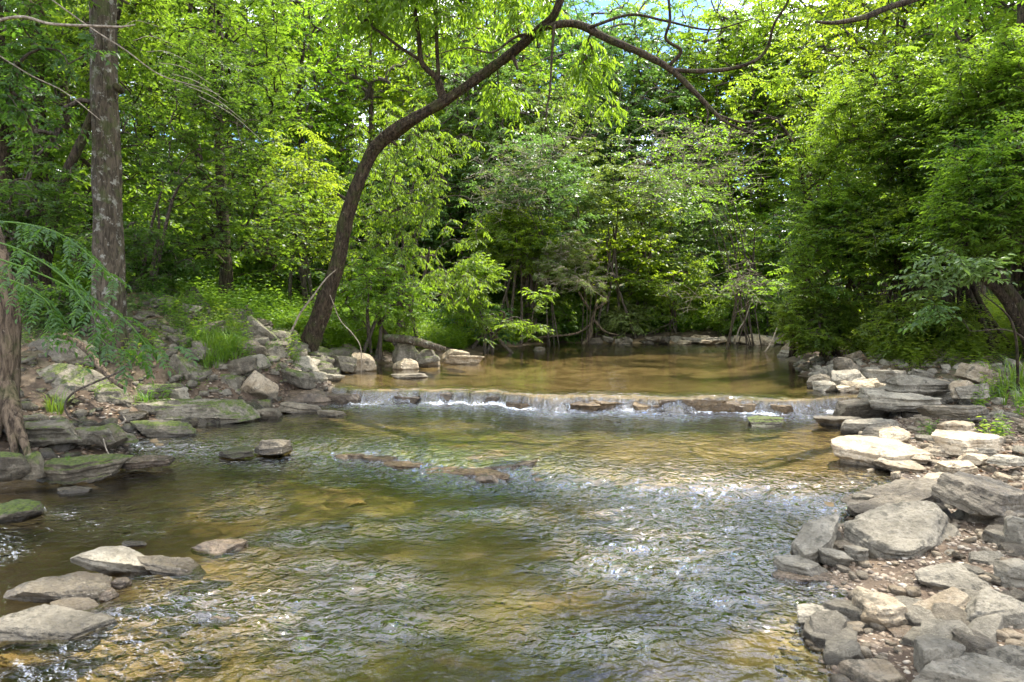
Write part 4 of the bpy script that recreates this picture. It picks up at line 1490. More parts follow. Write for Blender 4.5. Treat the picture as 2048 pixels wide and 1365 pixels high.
for i in range(54):
    row = i // 18
    Y = [23.0, 27.5, 33.0][row] + R1.uniform(-1, 1)
    px = -60 + (i % 18) * 128 + row * 40 + R1.uniform(-30, 30)
    if row == 0 and px < 620:
        Y = 19.5 + R1.uniform(-1, 1)
    forest_tree(4 + i % 2, (px - 1024) / F * Y, Y, R1.uniform(0.9, 1.25) * (1 + .15 * row), ['leaf_mid', 'leaf_dark', 'leaf_bright', 'leaf_cool'][i % 4],
                'leafy thicket filling the gap between tree trunks at the edge of the woods', 'thickets at the edge of the woods', 'thicket')
# second and third rows close the view
for i in range(34):
    px = -100 + i * 66 + R1.uniform(-25, 25)
    Y = 36 + (i % 3) * 8 + R1.uniform(-2, 2)
    k = [2, 0, 2, 1][i % 4]
    if 1280 < px < 1460:
        k = 3
    forest_tree(k, (px - 1024) / F * Y, Y, R1.uniform(0.95, 1.2), ['leaf_mid', 'leaf_bright', 'leaf_dark', 'leaf_cool'][i % 4],
                'distant tree seen only through gaps between the nearer trees', 'distant trees at the back of the woods')

# ---- tall trees at the left edge, trunks showing
for (px, Y, r0, h, lab) in ((14, 11.5, .15, 13, 'dark straight trunk at the far left edge of the picture'), (92, 12.5, .13, 13, 'thinner dark trunk between the left edge and the large grey trunk')):
    x = (px - 1024) / F * Y
    b = np.array([x, Y, gz(x, Y)])
    P, R = straight(b, h, r0, .05, (0.0, 0.0), R1, 0.10)
    T = np.vstack([ell((x, Y + 1.0, 7.5), (2.6, 2.4, 3.6), 330, R1, gap=.3, seed=int(px)), ell((x - .4, Y + 1.4, 3.6), (2.2, 1.6, 1.2), 130, R1, gap=.3, seed=int(px) + 1)])
    plant_tree('broadleaf_tree', tree_meshes('edge', P, R, T, 'broad', R1, b, 12, tip=.006, skel_from=.2, seed=3), 'bark_dark', 'leaf_mid', b, lab)

# ---- the large lichened trunk
Yb = 9.0
pts = [(228, 762, 56), (224, 735, 44), (220, 690, 37), (219, 600, 33), (217, 480, 30), (213, 330, 28), (209, 180, 27), (206, 60, 26), (204, -120, 25), (204, -400, 22), (210, -760, 16)]
P = [at(a, b_, Yb + 0.0 * i) for i, (a, b_, c_) in enumerate(pts)]
R = [.92 * c_ / F * Yb for a, b_, c_ in pts]
base = P[1].copy()
T = np.vstack([ell((P[-2][0] + .4, Yb - .3, 8.6), (3.4, 3.2, 2.4), 420, R1, gap=.35, seed=31),
               ell(*ebox(-60, -60, 330, 330, 8.2, 0.9), 60, R1, gap=.3, seed=32)])
plant_tree('large_tree', tree_meshes('large', P, R, T, 'elm', R1, base, 40, tip=.005, ridges=.2, skel_from=.35, seed=9, rough=.13),
           'bark_grey', 'leaf_dark', base, 'large grey lichen blotched trunk with a knot hole standing among the left bank rocks', barkb='bark_thin')
root = bpy.data.objects['large_tree']
kn = at(233, 176, Yb - 0.17)
kv, kq, kt = tube([kn + [-.0, .10, 0], kn + [0.02, -.03, 0], kn + [.025, -.06, -.005]], [.05, .055, .035], 14, .1, 4)
link('knot', mesh_np('knot', kv - base, kq, kt), M['bark_dark'], root)
for (a, b_, c_, d_) in ((228, 740, 150, 790), (225, 745, 285, 775), (222, 745, 250, 800), (215, 745, 185, 772)):
    q0, q1 = at(a, b_ - 30, Yb - .05), at(c_, d_, Yb - .35)
    q1[2] = gz(q1[0], q1[1]) - .02
    v, q, t = tube([q0, (q0 + q1) / 2 + [0, 0, -.03], q1], [.11, .07, .03], 10, .15, 5)
    link('root', mesh_np('root', v - base, q, t), M['bark_grey'], root)

# ---- the gnarled stump trunk at the left edge
Yb = 6.4
pts = [(-2, 850, 62), (4, 800, 44), (10, 740, 36), (14, 680, 34), (8, 600, 36), (-10, 520, 38), (-36, 440, 34), (-66, 330, 26), (-90, 100, 20), (-110, -300, 14)]
P = [at(a, b_, Yb) for a, b_, c_ in pts]
R = [.70 * c_ / F * Yb for a, b_, c_ in pts]
base = P[1].copy()
T = np.vstack([ell((P[-1][0] - .3, Yb + .2, 5.6), (2.0, 1.8, 1.3), 170, R1, gap=.3, seed=41)])
plant_tree('gnarled_tree', tree_meshes('gnarled', P, R, T, 'elm', R1, base, 36, tip=.006, ridges=.35, skel_from=.5, seed=19, rough=.2),
           'wood_stump', 'leaf_dark', base, 'gnarled weathered tan trunk cut off by the left edge')
root = bpy.data.objects['gnarled_tree']
for (c_, d_) in ((60, 806), (30, 838), (-20, 846)):
    q0, q1 = at(10, 770, Yb - .05), at(c_, d_, Yb - .3)
    q1[2] = gz(q1[0], q1[1]) - .02
    v, q, t = tube([q0, (q0 + q1) / 2 + [0, 0, -.02], q1], [.09, .05, .02], 10, .15, 5)
    link('root', mesh_np('root', v - base, q, t), M['wood_stump'], root)

# ---- thin slanting trunk left of the large one
P = [at(82, 520, 11), at(104, 450, 11), at(124, 370, 11), at(150, 310, 11), at(172, 262, 11), at(196, 190, 10.8), at(230, 60, 10.6), at(260, -100, 10.4)]
P[0][2] = gz(P[0][0], P[0][1]) - .05
R = [.09, .085, .08, .075, .07, .055, .04, .02]
T = ell(*ebox(90, -200, 420, 200, 10.8, 1.0), 130, R1, gap=.3, seed=45)
plant_tree('slanting_tree', tree_meshes('slant', P, R, T, 'elm', R1, P[0], 12, tip=.005, skel_from=.5, seed=29), 'bark_dark', 'leaf_mid', P[0], 'slim dark trunk slanting up to the right behind the large grey trunk')

# ---- the leaning tree that arches over the creek
pts = [(598, 722, 40, 12.2), (616, 690, 31, 12.2), (648, 610, 26, 12.1), (676, 520, 22, 12.0), (692, 440, 21, 11.9), (712, 380, 20, 11.8), (745, 305, 19, 11.7), (790, 262, 19, 11.5),
       (850, 225, 17, 11.3), (905, 192, 16, 11.1), (965, 150, 15, 10.9), (1025, 105, 14, 10.6), (1075, 62, 13, 10.4), (1108, 30, 12, 10.2), (1130, -30, 11, 10.0), (1160, -140, 9, 9.6), (1180, -330, 7, 9.0), (1200, -560, 4, 8.4)]
P = [at(a, b_, y_) for a, b_, c_, y_ in pts]
R = [.70 * c_ / F * y_ for a, b_, c_, y_ in pts]
base = P[1].copy()


def px_path(L_):
    return [at(a, b_, y_) for a, b_, c_, y_ in L_], [.72 * c_ / F * y_ for a, b_, c_, y_ in L_]


EX = [px_path([(1085, 55, 11, 10.3), (1150, 48, 11, 10.2), (1215, 78, 11, 10.1), (1290, 110, 10, 10), (1345, 142, 9, 9.9), (1395, 190, 7, 9.8), (1440, 236, 5, 9.7), (1480, 258, 3.5, 9.6), (1518, 270, 1.6, 9.5)]),
      px_path([(1345, 140, 6, 9.9), (1400, 143, 6.5, 9.8), (1460, 138, 5.5, 9.7), (1510, 122, 5, 9.5), (1535, 95, 4.5, 9.4), (1548, 50, 4, 9.2), (1580, -10, 3, 9), (1600, -140, 2, 8.6)]),
      px_path([(1340, 130, 6, 9.9), (1362, 102, 5, 9.8), (1332, 78, 4.5, 9.7), (1340, 40, 4, 9.6), (1336, -20, 3.5, 9.5), (1330, -150, 2.5, 9.2)]),
      px_path([(887, 196, 11, 11.2), (876, 160, 9, 11.1), (845, 128, 8, 11), (838, 80, 7, 10.9), (831, 30, 6.5, 10.8), (826, -40, 6, 10.6), (815, -260, 3.5, 10)]),
      px_path([(878, 160, 6, 11.1), (874, 100, 5.5, 11), (872, 30, 5, 10.9), (868, -60, 4.5, 10.7), (875, -260, 3, 10)]),
      px_path([(840, 120, 5, 11), (800, 95, 4.5, 10.9), (765, 68, 4, 10.8), (742, 50, 3, 10.8), (735, 10, 2.5, 10.7), (725, -90, 2, 10.5)]),
      px_path([(1440, 232, 3.5, 9.7), (1490, 246, 3, 9.6), (1535, 236, 2.6, 9.5), (1562, 250, 2.2, 9.4), (1590, 288, 1.4, 9.4)]),
      px_path([(1108, 50, 5, 10.2), (1104, 110, 4, 10.1), (1100, 180, 3, 10), (1092, 240, 2, 9.9), (1112, 290, 1, 9.9)]),
      px_path([(1075, 66, 5, 10.4), (1030, 75, 4, 10.3), (985, 105, 3, 10.1), (930, 96, 2, 10), (870, 110, 1.2, 9.9)]),
      px_path([(1180, 55, 5, 10.1), (1260, 30, 4, 10), (1330, 42, 3.4, 9.8), (1420, 60, 2.6, 9.6), (1500, 40, 1.6, 9.4)]),
      px_path([(1410, 205, 3.5, 9.8), (1416, 232, 3, 9.7), (1408, 262, 1.5, 9.7)])]
T = np.vstack([ell(*ebox(640, -120, 1010, 100, 10.9, .9), 190, R1, gap=.3, seed=51),
               ell(*ebox(1000, -100, 1330, 70, 9.8, .9), 170, R1, gap=.2, seed=52),
               ell(*ebox(1130, 50, 1340, 230, 10.6, .6), 90, R1, gap=.0, seed=53),
               ell(*ebox(960, 130, 1060, 260, 11.0, .4), 16, R1, seed=56)])
ms = tree_meshes('leaning', P, R, T, 'hang', R1, base, 30, tip=.0032, ridges=.4, skel_from=.62, seed=39, extra=EX, sag=.05, rough=.24)
R = R
plant_tree('leaning_tree', ms, 'bark_dark', 'leaf_bright', base, 'dark tree leaning from the left bank and arching over the creek')
root = bpy.data.objects['leaning_tree']
for (i0, dx, dz, ln_) in ((16, -.22, .10, 1), (23, .20, -.12, 1), (30, -.10, .24, 1), (38, .1, -.22, 1)):
    S_, r_ = smooth_path(P, R, 60)
    q0 = S_[i0]
    v, q, t = tube([q0, q0 + np.array([dx, -.05, dz]) * .6, q0 + np.array([dx, -.08, dz * 1.2])], [.045, .03, .02], 9, .2, i0)
    link('broken_stub', mesh_np('stub', v - base, q, t), M['bark_dark'], root)
# its small leaved outer twigs and the canopy high over the near water
T2 = np.vstack([ell(*ebox(1290, -90, 1680, 200, 9.8, 1.0), 520, R1, gap=.22, gf=1.2, seed=54), ell((.5, 8.6, 6.6), (3.2, 1.6, .7), 90, R1, gap=.3, gf=.5, seed=55, inner=.1)])
T2 = sunfilter(T2)
sk = np.vstack([smooth_path(EX[k][0], EX[k][1], 16)[0] for k in (1, 2, 9, 0)] + [smooth_path(P, R, 60)[0][44:]])
sg, tp, td = grow(sk, None, T2, R1, tip=.0035, sag=.05)
geo, (A, B) = sprays(tp, td, 'small', R1, 1.25)
link('small_branches', wood_mesh('twigs', [segs_part(sg, 4), seg_tubes(A, B, np.full(len(A), .0025), np.full(len(A), .0012), 3)], base), M['bark_dark'], root)
link('upper_crown', mesh_np('upper_crown', geo[0] - base, None, geo[2], smooth=False), M['leaf_bright'], root)


# ---- trees and bushes between the banks and the woods
def shrub(name, basexy, stems, targets, spec, leaf, label, cat='bush', group=None, tip=.004, bark='bark_thin', leafscale=1.0, seed=1, bare=0.0, r0=.05, sag=.2, jr=.3, stem_bark=None):
    bx, by = basexy
    b = np.array([bx, by, gz(bx, by)])
    c = targets.mean(0)
    ex = []
    for s_ in range(stems):
        j = targets[R1.integers(len(targets))]
        e = b + (0.62 * (c - b) + 0.38 * (j - b)) * R1.uniform(.7, 1.0)
        m_ = (b + e) / 2 + np.array([0, 0, .25 * abs(e[2] - b[2])]) + R1.normal(size=3) * .12
        st = b + np.array([R1.normal() * jr, R1.normal() * jr * .7, -.1])
        ex.append(([st, m_, e], [r0, r0 * .7, r0 * .3]))
    ms_ = tree_meshes(name, ex[0][0], ex[0][1], targets, spec, R1, b, 9, tip=tip, ridges=.15, leafscale=leafscale, skel_from=.1, seed=seed, bare=bare, extra=ex[1:], sag=sag)
    return plant_tree(name, ms_, stem_bark or bark, leaf, b, label, cat, group, barkb=bark)


def xY(px, Y):
    return ((px - 1024) / F * Y, Y)


E = lambda l, t, r_, b_, Y, dep, n, sd_, **k: ell(*ebox(l, t, r_, b_, Y, dep), n, R1, seed=sd_, **k)
# maple at left, dark broad sprays low, bright higher
Yb = 14.5
x0 = (455 - 1024) / F * Yb
b = np.array([x0, Yb, gz(x0, Yb)])
P, R = straight(b, 9, .14, .05, (-.02, 0), R1, .12)
T = np.vstack([ell((-2.2, 11.8, 9.4), (2.6, 2.2, 1.0), 330, R1, gap=.25, seed=66), E(240, -60, 640, 330, 13.2, 1.8, 330, 61, gap=.3), E(300, 290, 640, 560, 12.4, 1.3, 240, 62, gap=.2)])  # first crown mass added above the view to shade the left bank
plant_tree('maple_tree', tree_meshes('maple', P, R, T, 'maple', R1, b, 12, tip=.005, skel_from=.12, seed=12), 'bark_dark', 'leaf_mid', b, 'maple with wide layered dark green sprays between the large trunk and the leaning one')
T = np.vstack([E(230, 60, 560, 420, 10.4, .8, 150, 63, gap=.35), E(100, 330, 330, 520, 9.9, .6, 50, 64, gap=.3)])
shrub('young_maple', xY(300, 11.4), 3, T, 'honey', 'leaf_dark', 'spindly dark leaved sapling just right of the large grey trunk', 'tree', seed=13, r0=.035)
T = np.vstack([E(-60, 300, 190, 560, 10.2, .8, 170, 65, gap=.25), E(-80, 40, 180, 330, 11, 1.0, 120, 66, gap=.4)])
shrub('leafy_bush', xY(40, 10.8), 4, T, 'honey', 'leaf_dark', 'dark leafy bush filling the left edge behind the gnarled trunk', seed=14)
shrub('leafy_bush', xY(290, 12.2), 4, E(150, 440, 420, 600, 11.6, .8, 170, 68, gap=.2), 'honey', 'leaf_dark', 'dark bush overhanging the top of the rock pile behind the large trunk', seed=141, r0=.03)
shrub('leafy_bush', xY(110, 10.0), 4, E(20, 560, 200, 690, 9.4, .5, 110, 69, gap=.2), 'honey', 'leaf_dark', 'low dark bush between the gnarled trunk and the large grey trunk', seed=142, r0=.02)
# under and behind the leaning trunk
T = np.vstack([E(700, 200, 960, 470, 14.6, 1.2, 300, 71, gap=.2), E(640, 360, 1020, 640, 14.8, 1.3, 480, 72, gap=.1)])
shrub('tall_bush', xY(800, 15.2), 6, T, 'hang', 'leaf_bright', 'tall yellow green bush glowing right under the leaning trunk', seed=15, leafscale=.68)
T = E(620, 510, 880, 680, 13.6, .8, 150, 73, gap=.1)
shrub('leafy_bush', xY(760, 14.0), 5, T, 'elm', 'leaf_bright', 'low sunlit bush above the mossy log', seed=16, leafscale=.95)
T = E(880, 500, 1110, 690, 16.2, 1.0, 190, 74, gap=.15)
shrub('leafy_bush', xY(990, 17.0), 5, T, 'elm', 'leaf_bright', 'sunlit bush with level sprays left of the dead twiggy snag', seed=17, leafscale=1.1)
T = E(520, 240, 700, 560, 16, 1.3, 170, 75, gap=.2)
shrub('leafy_bush', xY(600, 16.5), 5, T, 'elm', 'leaf_bright', 'bright bush seen left of the leaning trunk above the meadow', seed=18, leafscale=1.2)
T = np.vstack([E(930, 250, 1200, 540, 19.5, 1.6, 260, 76, gap=.25)])
shrub('understorey_tree', xY(1060, 20.5), 4, T, 'broad', 'leaf_cool', 'cool green small tree behind the dead snag', 'tree', seed=20, r0=.07)
T = E(1180, 260, 1420, 560, 21.5, 1.5, 260, 77, gap=.25)
shrub('understorey_tree', xY(1290, 22.5), 4, T, 'broad', 'leaf_cool', 'cool green small tree above the shingle bar', 'tree', seed=22, r0=.07, leafscale=.95)
T = E(1350, 330, 1640, 640, 21, 1.4, 260, 78, gap=.2)
shrub('understorey_tree', xY(1520, 22), 5, T, 'elm', 'leaf_mid', 'green bush closing the view at the right end of the shingle bar', 'tree', seed=23, leafscale=1.4)
for q, (l, t, r_, b_, Y, lab, lf) in enumerate([
        (1010, 560, 1150, 690, 20.8, 'low green bush at the far waterline left of the snag roots', 'leaf_mid'),
        (1220, 560, 1380, 670, 23, 'low dark bush behind the left half of the shingle bar', 'leaf_mid'),
        (1380, 560, 1540, 668, 23.5, 'low shaded bush behind the right half of the shingle bar', 'leaf_dark'),
        (850, 600, 1010, 700, 18, 'shaded bush on the far bank above the pale pointing slabs', 'leaf_dark'),
        (1110, 600, 1240, 672, 22.5, 'small dark bush behind the snag roots', 'leaf_dark')]):
    shrub('leafy_bush', xY((l + r_) / 2, Y + .4), 4, E(l, t, r_, b_, Y, .8, 110, 180 + q), 'elm', lf, lab, seed=60 + q, leafscale=1.4)
for q, (l, t, r_, b_, Y, n_, lf, lab) in enumerate([
        (940, 400, 1130, 560, 19.0, 240, 'leaf_bright', 'light green bush between the level sprays and the bare central twigs'),
        (1130, 330, 1330, 500, 20.6, 260, 'leaf_pale', 'pale silvery green bush above the feathery snag'),
        (1270, 480, 1420, 640, 20.8, 230, 'leaf_mid', 'green bush filling the bank right of the feathery snag'),
        (1050, 600, 1180, 690, 20.9, 110, 'leaf_mid', 'low green growth left of the snag roots'),
        (1200, 600, 1300, 680, 21.2, 110, 'leaf_pale', 'low pale green growth right of the snag roots'),
        (1400, 560, 1600, 680, 20.9, 200, 'leaf_mid', 'green bush reaching down to the bar at its right end')]):
    shrub('leafy_bush', xY((l + r_) / 2, Y + .6), 4, E(l, t, r_, b_, Y, .8, n_, 480 + q), 'elm', lf, lab, seed=460 + q, leafscale=1.25)
# pale twiggy snags
def bare_bush(name, bxy, T, label, seed, tip=.0085, bare=.62, leaf='leaf_pale', bark='bark_pale', r0=.018, stems=4, cat='snag', spec='sparse', ls=1.3):
    return shrub(name, bxy, stems, T, spec, leaf, label, cat, tip=tip, bark=bark, seed=seed, bare=bare, leafscale=ls, r0=r0, sag=.25, stem_bark='bark_thin')


bare_bush('twiggy_snag', xY(1180, 20.2), np.vstack([E(1060, 460, 1270, 600, 18.4, .9, 420, 81)]), 'pale bleached twiggy bush with feathery top over the exposed roots', 81, bare=.25, spec='cedar', ls=.8)
bare_bush('twiggy_bush', xY(1480, 18.8), np.vstack([E(1290, 380, 1600, 640, 16.8, 1.3, 420, 82, gap=.2)]), 'tangle of bare drooping twigs with few small leaves over the far right water', 82, ls=1.6, bare=.45, leaf='leaf_bright', cat='bush')
bare_bush('twiggy_bush', xY(1500, 19.5), np.vstack([E(1230, 220, 1560, 430, 17.8, 1.3, 360, 83, gap=.3)]), 'upper tangle of grey bare twigs below the hanging limb', 83, ls=1.8, bare=.35, leaf='leaf_bright', cat='bush', stems=6)
bare_bush('twiggy_bush', xY(1120, 19.6), np.vstack([E(940, 260, 1200, 480, 18.4, 1.2, 260, 84, gap=.3)]), 'grey bare twigs among the cool green leaves at the centre', 84, bare=.7, cat='bush')
# the great right hand bush, in its several bushes
RB = [(1590, 330, 1800, 620, 12.6, .9, 330, 'leaf_mid', 'left end of the big bush, dark green sprays hanging toward the pool', 1740, 13.2, 'honey'),
      (1640, 110, 1920, 430, 12.8, 1.2, 460, 'leaf_mid', 'upper bush of layered mid green sprays left of the right edge', 1830, 13.6, 'honey'),
      (1780, 320, 2030, 560, 10.4, .8, 300, 'leaf_mid', 'shaded middle of the big bush with layered leaves', 1960, 11.2, 'honey'),
      (1880, 60, 2140, 330, 10.8, 1.1, 330, 'leaf_mid', 'top right bush with light catching leaves at the right edge', 2080, 11.6, 'honey'),
      (1880, 230, 2140, 540, 9.2, .8, 300, 'leaf_mid', 'nearest big bush with larger leaves cut by the right edge', 2120, 9.9, 'honey'),
      (1545, 230, 1730, 640, 13.8, .9, 300, 'leaf_mid', 'straight left edge of the big bush rising above the pool', 1680, 14.4, 'honey'),
      (1480, 60, 1760, 320, 15.5, 1.4, 330, 'leaf_bright', 'bright yellow green tree top between the sky gap and the big bush', 1640, 16.5, 'elm'),
      (1560, 560, 1760, 712, 12.4, .7, 230, 'leaf_mid', 'feathery low bush drooping to the water under the big bush', 1690, 12.9, 'honey'),
      (1740, 590, 1960, 715, 11.2, .7, 200, 'leaf_mid', 'low leafy growth in the shade under the middle of the big bush', 1850, 11.8, 'honey'),
      (1760, 180, 1990, 480, 11.6, 1.0, 330, 'leaf_mid', 'layered green sprays filling the heart of the big bush', 1900, 12.2, 'honey'),
      (1700, 400, 1900, 640, 11.8, .8, 300, 'leaf_mid', 'lower leaves of the big bush above its dark hollow', 1820, 12.4, 'honey'),
      (2060, 200, 2400, 640, 10.8, 1.2, 330, 'leaf_mid', 'continuation of the big bush past the right edge', 2240, 11.4, 'honey'),
      (1490, 380, 1640, 600, 14.6, .8, 190, 'leaf_bright', 'sunlit sprays between the bare twigs and the big bush', 1620, 15, 'honey')]
for q, (l, t, r_, b_, Y, dep, n_, lf, lab, bpx, bY, sp) in enumerate(RB):
    shrub('leafy_bush', xY(bpx, bY), 6, E(l, t, r_, b_, Y, dep, int(n_ * 1.7), 200 + q, gap=.12, inner=.25), sp, lf, lab, 'bush', seed=90 + q, r0=.05, leafscale=1.05, bark='bark_dark')
for q, (l, t, r_, b_, Y, lab) in enumerate([(1790, 500, 2010, 590, 8.0, 'single leafy branch of pale green oval leaves in front of the dark bush'),
                                            (1830, 610, 1900, 650, 8.4, 'small pale green leafy spray under the single branch')]):
    shrub('leafy_branch', xY(2120, Y + .2), 1, E(l, t, r_, b_, Y, .25, 26 if q == 0 else 7, 230 + q), 'elm', 'leaf_cool', lab, 'branch', seed=120 + q, r0=.02, bark='bark_dark')
# dark stems leaning in at the right edge
for q, (pp, lab) in enumerate([([(2075, 690, 17), (2040, 620, 15), (2000, 560, 12), (1985, 500, 10), (1992, 430, 8), (1962, 370, 5)], 'dark forked stem leaning at the right edge in the shade'),
                               ([(2090, 700, 14), (2050, 660, 13), (2012, 600, 11), (1970, 560, 8), (1900, 520, 4)], 'lower dark stem spreading left at the right edge')]):
    P = [at(a, b_, 10.2) for a, b_, c_ in pp]
    R = [c_ / F * 10.2 for a, b_, c_ in pp]
    P[0][2] = gz(P[0][0], P[0][1]) - .1
    T = ell(P[-1] + np.array([.3, .1, .4]), (1.1, .7, .6), 60, R1, seed=300 + q)
    plant_tree('dark_stemmed_tree', tree_meshes('stem', P, R, T, 'honey', R1, P[0], 14, tip=.004, skel_from=.5, seed=33 + q), 'bark_dark', 'leaf_dark', P[0], lab)
# branch reaching in at the top right corner
P, R = px_path([(2300, 700, 16, 9.5), (2320, 300, 15, 9.2), (2200, -10, 13, 9), (1960, -30, 11, 8.8), (1800, 8, 9.5, 8.7), (1730, 34, 8, 8.6), (1670, 46, 6, 8.5), (1630, 44, 3, 8.5)])
P[0][2] = gz(P[0][0], P[0][1]) - .1
T = np.vstack([E(1600, -160, 2100, 60, 9.2, 1.0, 170, 310, gap=.2), ell((7.2, 8.5, 7.2), (2.4, 2.2, 1.0), 260, R1, gap=.3, seed=311)])
plant_tree('overhanging_tree', tree_meshes('over', P, R, T, 'elm', R1, P[0], 16, tip=.005, skel_from=.4, seed=35), 'bark_dark', 'leaf_bright', P[0], 'tree whose dark branch reaches in at the top right corner')


# unseen tall tree added on the right bank to shade the near creek
b = np.array([9.4, 12.5, gz(9.4, 12.5)])
P = [b + np.array(q_) for q_ in ((0, 0, -.2), (-.1, 0, 3), (-.4, -.2, 7), (-1.2, -.5, 10.5), (-2.6, -.8, 13), (-4.2, -1.0, 14.6))]
T = np.vstack([ell((-1.1, 9.0, 13.0), (2.6, 2.6, 1.2), 260, R1, gap=.3, gf=.45, seed=403, inner=.1), ell((2.4, 9.2, 13.4), (5.2, 3.6, 1.5), 1150, R1, gap=.30, gf=.45, seed=401, inner=.1), ell((6.6, 12.6, 11.5), (2.8, 2.6, 2.6), 200, R1, gap=.3, seed=402)])
plant_tree('added_shade_tree', tree_meshes('tall', P, [.24, .2, .17, .13, .09, .05], T, 'broad', R1, b, 14, tip=.007, skel_from=.45, seed=77), 'bark_dark', 'leaf_mid', b,
           'unseen tall tree added on the right bank to shade the creek with its high crown')


# ------------------------------------------------------------------ sticks, logs, roots
def stick(name, L_, label, cat, mat='bark_pale', sides=8, rough=.15, ridges=0.1):
    P, R = px_path(L_)
    V, Q_, T_ = tube(P, R, sides, rough, len(label), ridges, n=max(24, len(P) * 8))
    b_ = P[0]
    o = link(name, mesh_np(name, V - b_, Q_, T_), M[mat], loc=tuple(b_))
    return tag(o, label, cat)


stick('fallen_log', [(228, 528, 9, 11.9), (262, 536, 9, 11.9), (300, 541, 8.5, 11.9), (336, 545, 7, 11.9)], 'broken dark log sticking out right behind the large trunk above the rock pile', 'log', 'bark_dark', 14, .2)
stick('fallen_log', [(770, 676, 11, 13.2), (812, 680, 12.5, 13), (848, 688, 12, 12.9), (890, 700, 8.5, 12.8)], 'short mossy log lying on the boulders at the left edge of the pool', 'log', 'bark_grey', 16, .15)
stick('dead_branch', [(110, 668, 9, 8.0), (150, 682, 9, 8), (178, 706, 9, 7.9), (200, 735, 9, 7.8), (222, 757, 7, 7.7), (246, 776, 5, 7.6)], 'thick rotting branch leaning down right over the dark boulder', 'branch', 'wood_stump', 12, .25)
stick('curved_stick', [(282, 702, 2.6, 7.3), (240, 742, 3, 7.2), (190, 765, 3, 7.1), (150, 784, 3, 7), (131, 806, 3, 7), (136, 830, 2.6, 7), (164, 846, 2.2, 7)], 'long grey stick bent in a hook above the mossy slab', 'stick', 'bark_thin', 8)
stick('curved_stick', [(205, 846, 2, 7.4), (235, 850, 2.4, 7.3), (250, 842, 2.4, 7.3), (247, 834, 1.6, 7.3)], 'short curled grey stick at the foot of the long mossy slab', 'stick', 'bark_pale', 8)
stick('driftwood_stick', [(48, 896, 2.5, 6.5), (90, 889, 4, 6.5), (125, 880, 4, 6.5), (152, 868, 3, 6.5)], 'pale driftwood stick lying below the thick tan block', 'stick', 'bark_pale', 8)
stick('driftwood_stick', [(206, 876, 1.6, 6.5), (214, 902, 1.8, 6.4), (226, 918, 1.2, 6.3), (246, 930, .8, 6.3)], 'thin twig poking down to the water beside the moss capped rock', 'stick', 'bark_pale', 6)
stick('pale_branch', [(560, 696, 4, 11.6), (582, 664, 3.5, 11.6), (600, 628, 3, 11.6), (628, 590, 2.6, 11.5), (652, 558, 2, 11.5), (672, 540, 1.2, 11.5)], 'thin pale branch leaning against the leaning trunk', 'branch', 'bark_pale', 8)
stick('hanging_vine', [(660, 590, 1.2, 11.8), (680, 640, 1.4, 11.9), (705, 668, 1.5, 12), (722, 700, 1.3, 12), (721, 770, .9, 12)], 'thin pale vine trailing from the leaning trunk to the pool', 'vine', 'bark_pale', 6)
stick('hanging_vine', [(745, 40, 1.2, 10.7), (742, 110, 1.2, 10.8), (748, 170, 1.2, 11), (738, 260, 1, 11.2), (735, 330, .9, 11.4)], 'thin straight vine hanging beside the arching limb', 'vine', 'bark_dark', 6)
stick('bare_branch', [(-40, 50, 4.5, 6), (40, 34, 4.2, 6), (100, 48, 4, 6), (180, 52, 3.6, 6), (240, 54, 3, 6), (270, 50, 1.5, 6)], 'bare grey branch crossing in front of the large trunk at top left', 'branch', 'bark_pale', 8)
stick('bare_branch', [(90, -10, 2, 6.4), (180, 55, 2, 6.5), (250, 100, 2, 6.6), (320, 150, 1.8, 6.7), (400, 175, 1.2, 6.8), (440, 190, .7, 6.8)], 'long thin bare twig slanting down right at top left', 'branch', 'bark_pale', 6)
stick('bare_branch', [(-20, 100, 1.8, 7.4), (60, 150, 1.8, 7.4), (130, 185, 1.6, 7.4), (200, 240, 1.2, 7.4)], 'thin bare twig slanting to the large trunk from the left edge', 'branch', 'bark_pale', 6)
for q in range(7):
    y_ = 5.6 + .1 * q
    a0 = (240 + q * 26, 60 + q * 22)
    stick('bare_twig', [(a0[0], a0[1], 1.1, 6.6), (a0[0] + 30 + q * 6, a0[1] - 18 + q * 9, .9, 6.6), (a0[0] + 80 + q * 8, a0[1] - 6 + q * 16, .6, 6.6)], 'fine leafless twig in the open air right of the large trunk', 'twig', 'bark_pale', 5)['group'] = 'fine bare twigs right of the large trunk'
# exposed roots of the snag
e = empty('root_mass', tuple(at(1180, 672, 20.4)), 'exposed pale roots and stump at the far bank below the twiggy snag', 'roots')
bb = at(1180, 672, 20.4)
for q, L_ in enumerate([[(1195, 600, 4, 20.2), (1185, 640, 6, 20.2), (1178, 672, 8, 20.1), (1165, 690, 5, 20)], [(1188, 640, 4, 20.1), (1208, 662, 3, 20), (1240, 672, 2, 20)],
                        [(1180, 650, 3, 20.1), (1150, 668, 3, 20), (1090, 674, 3.4, 19.9), (1050, 682, 2, 19.9)], [(1190, 620, 4, 20.1), (1215, 598, 3, 20), (1190, 575, 2, 20)], [(1180, 620, 4, 20), (1160, 590, 3, 20), (1150, 560, 1.5, 20)]]):
    P, R = px_path(L_)
    V, Q_, T_ = tube(P, R, 9, .25, q, .2)
    link('stump' if q == 0 else 'root', mesh_np('root', V - bb, Q_, T_), M['wood_stump'], e)
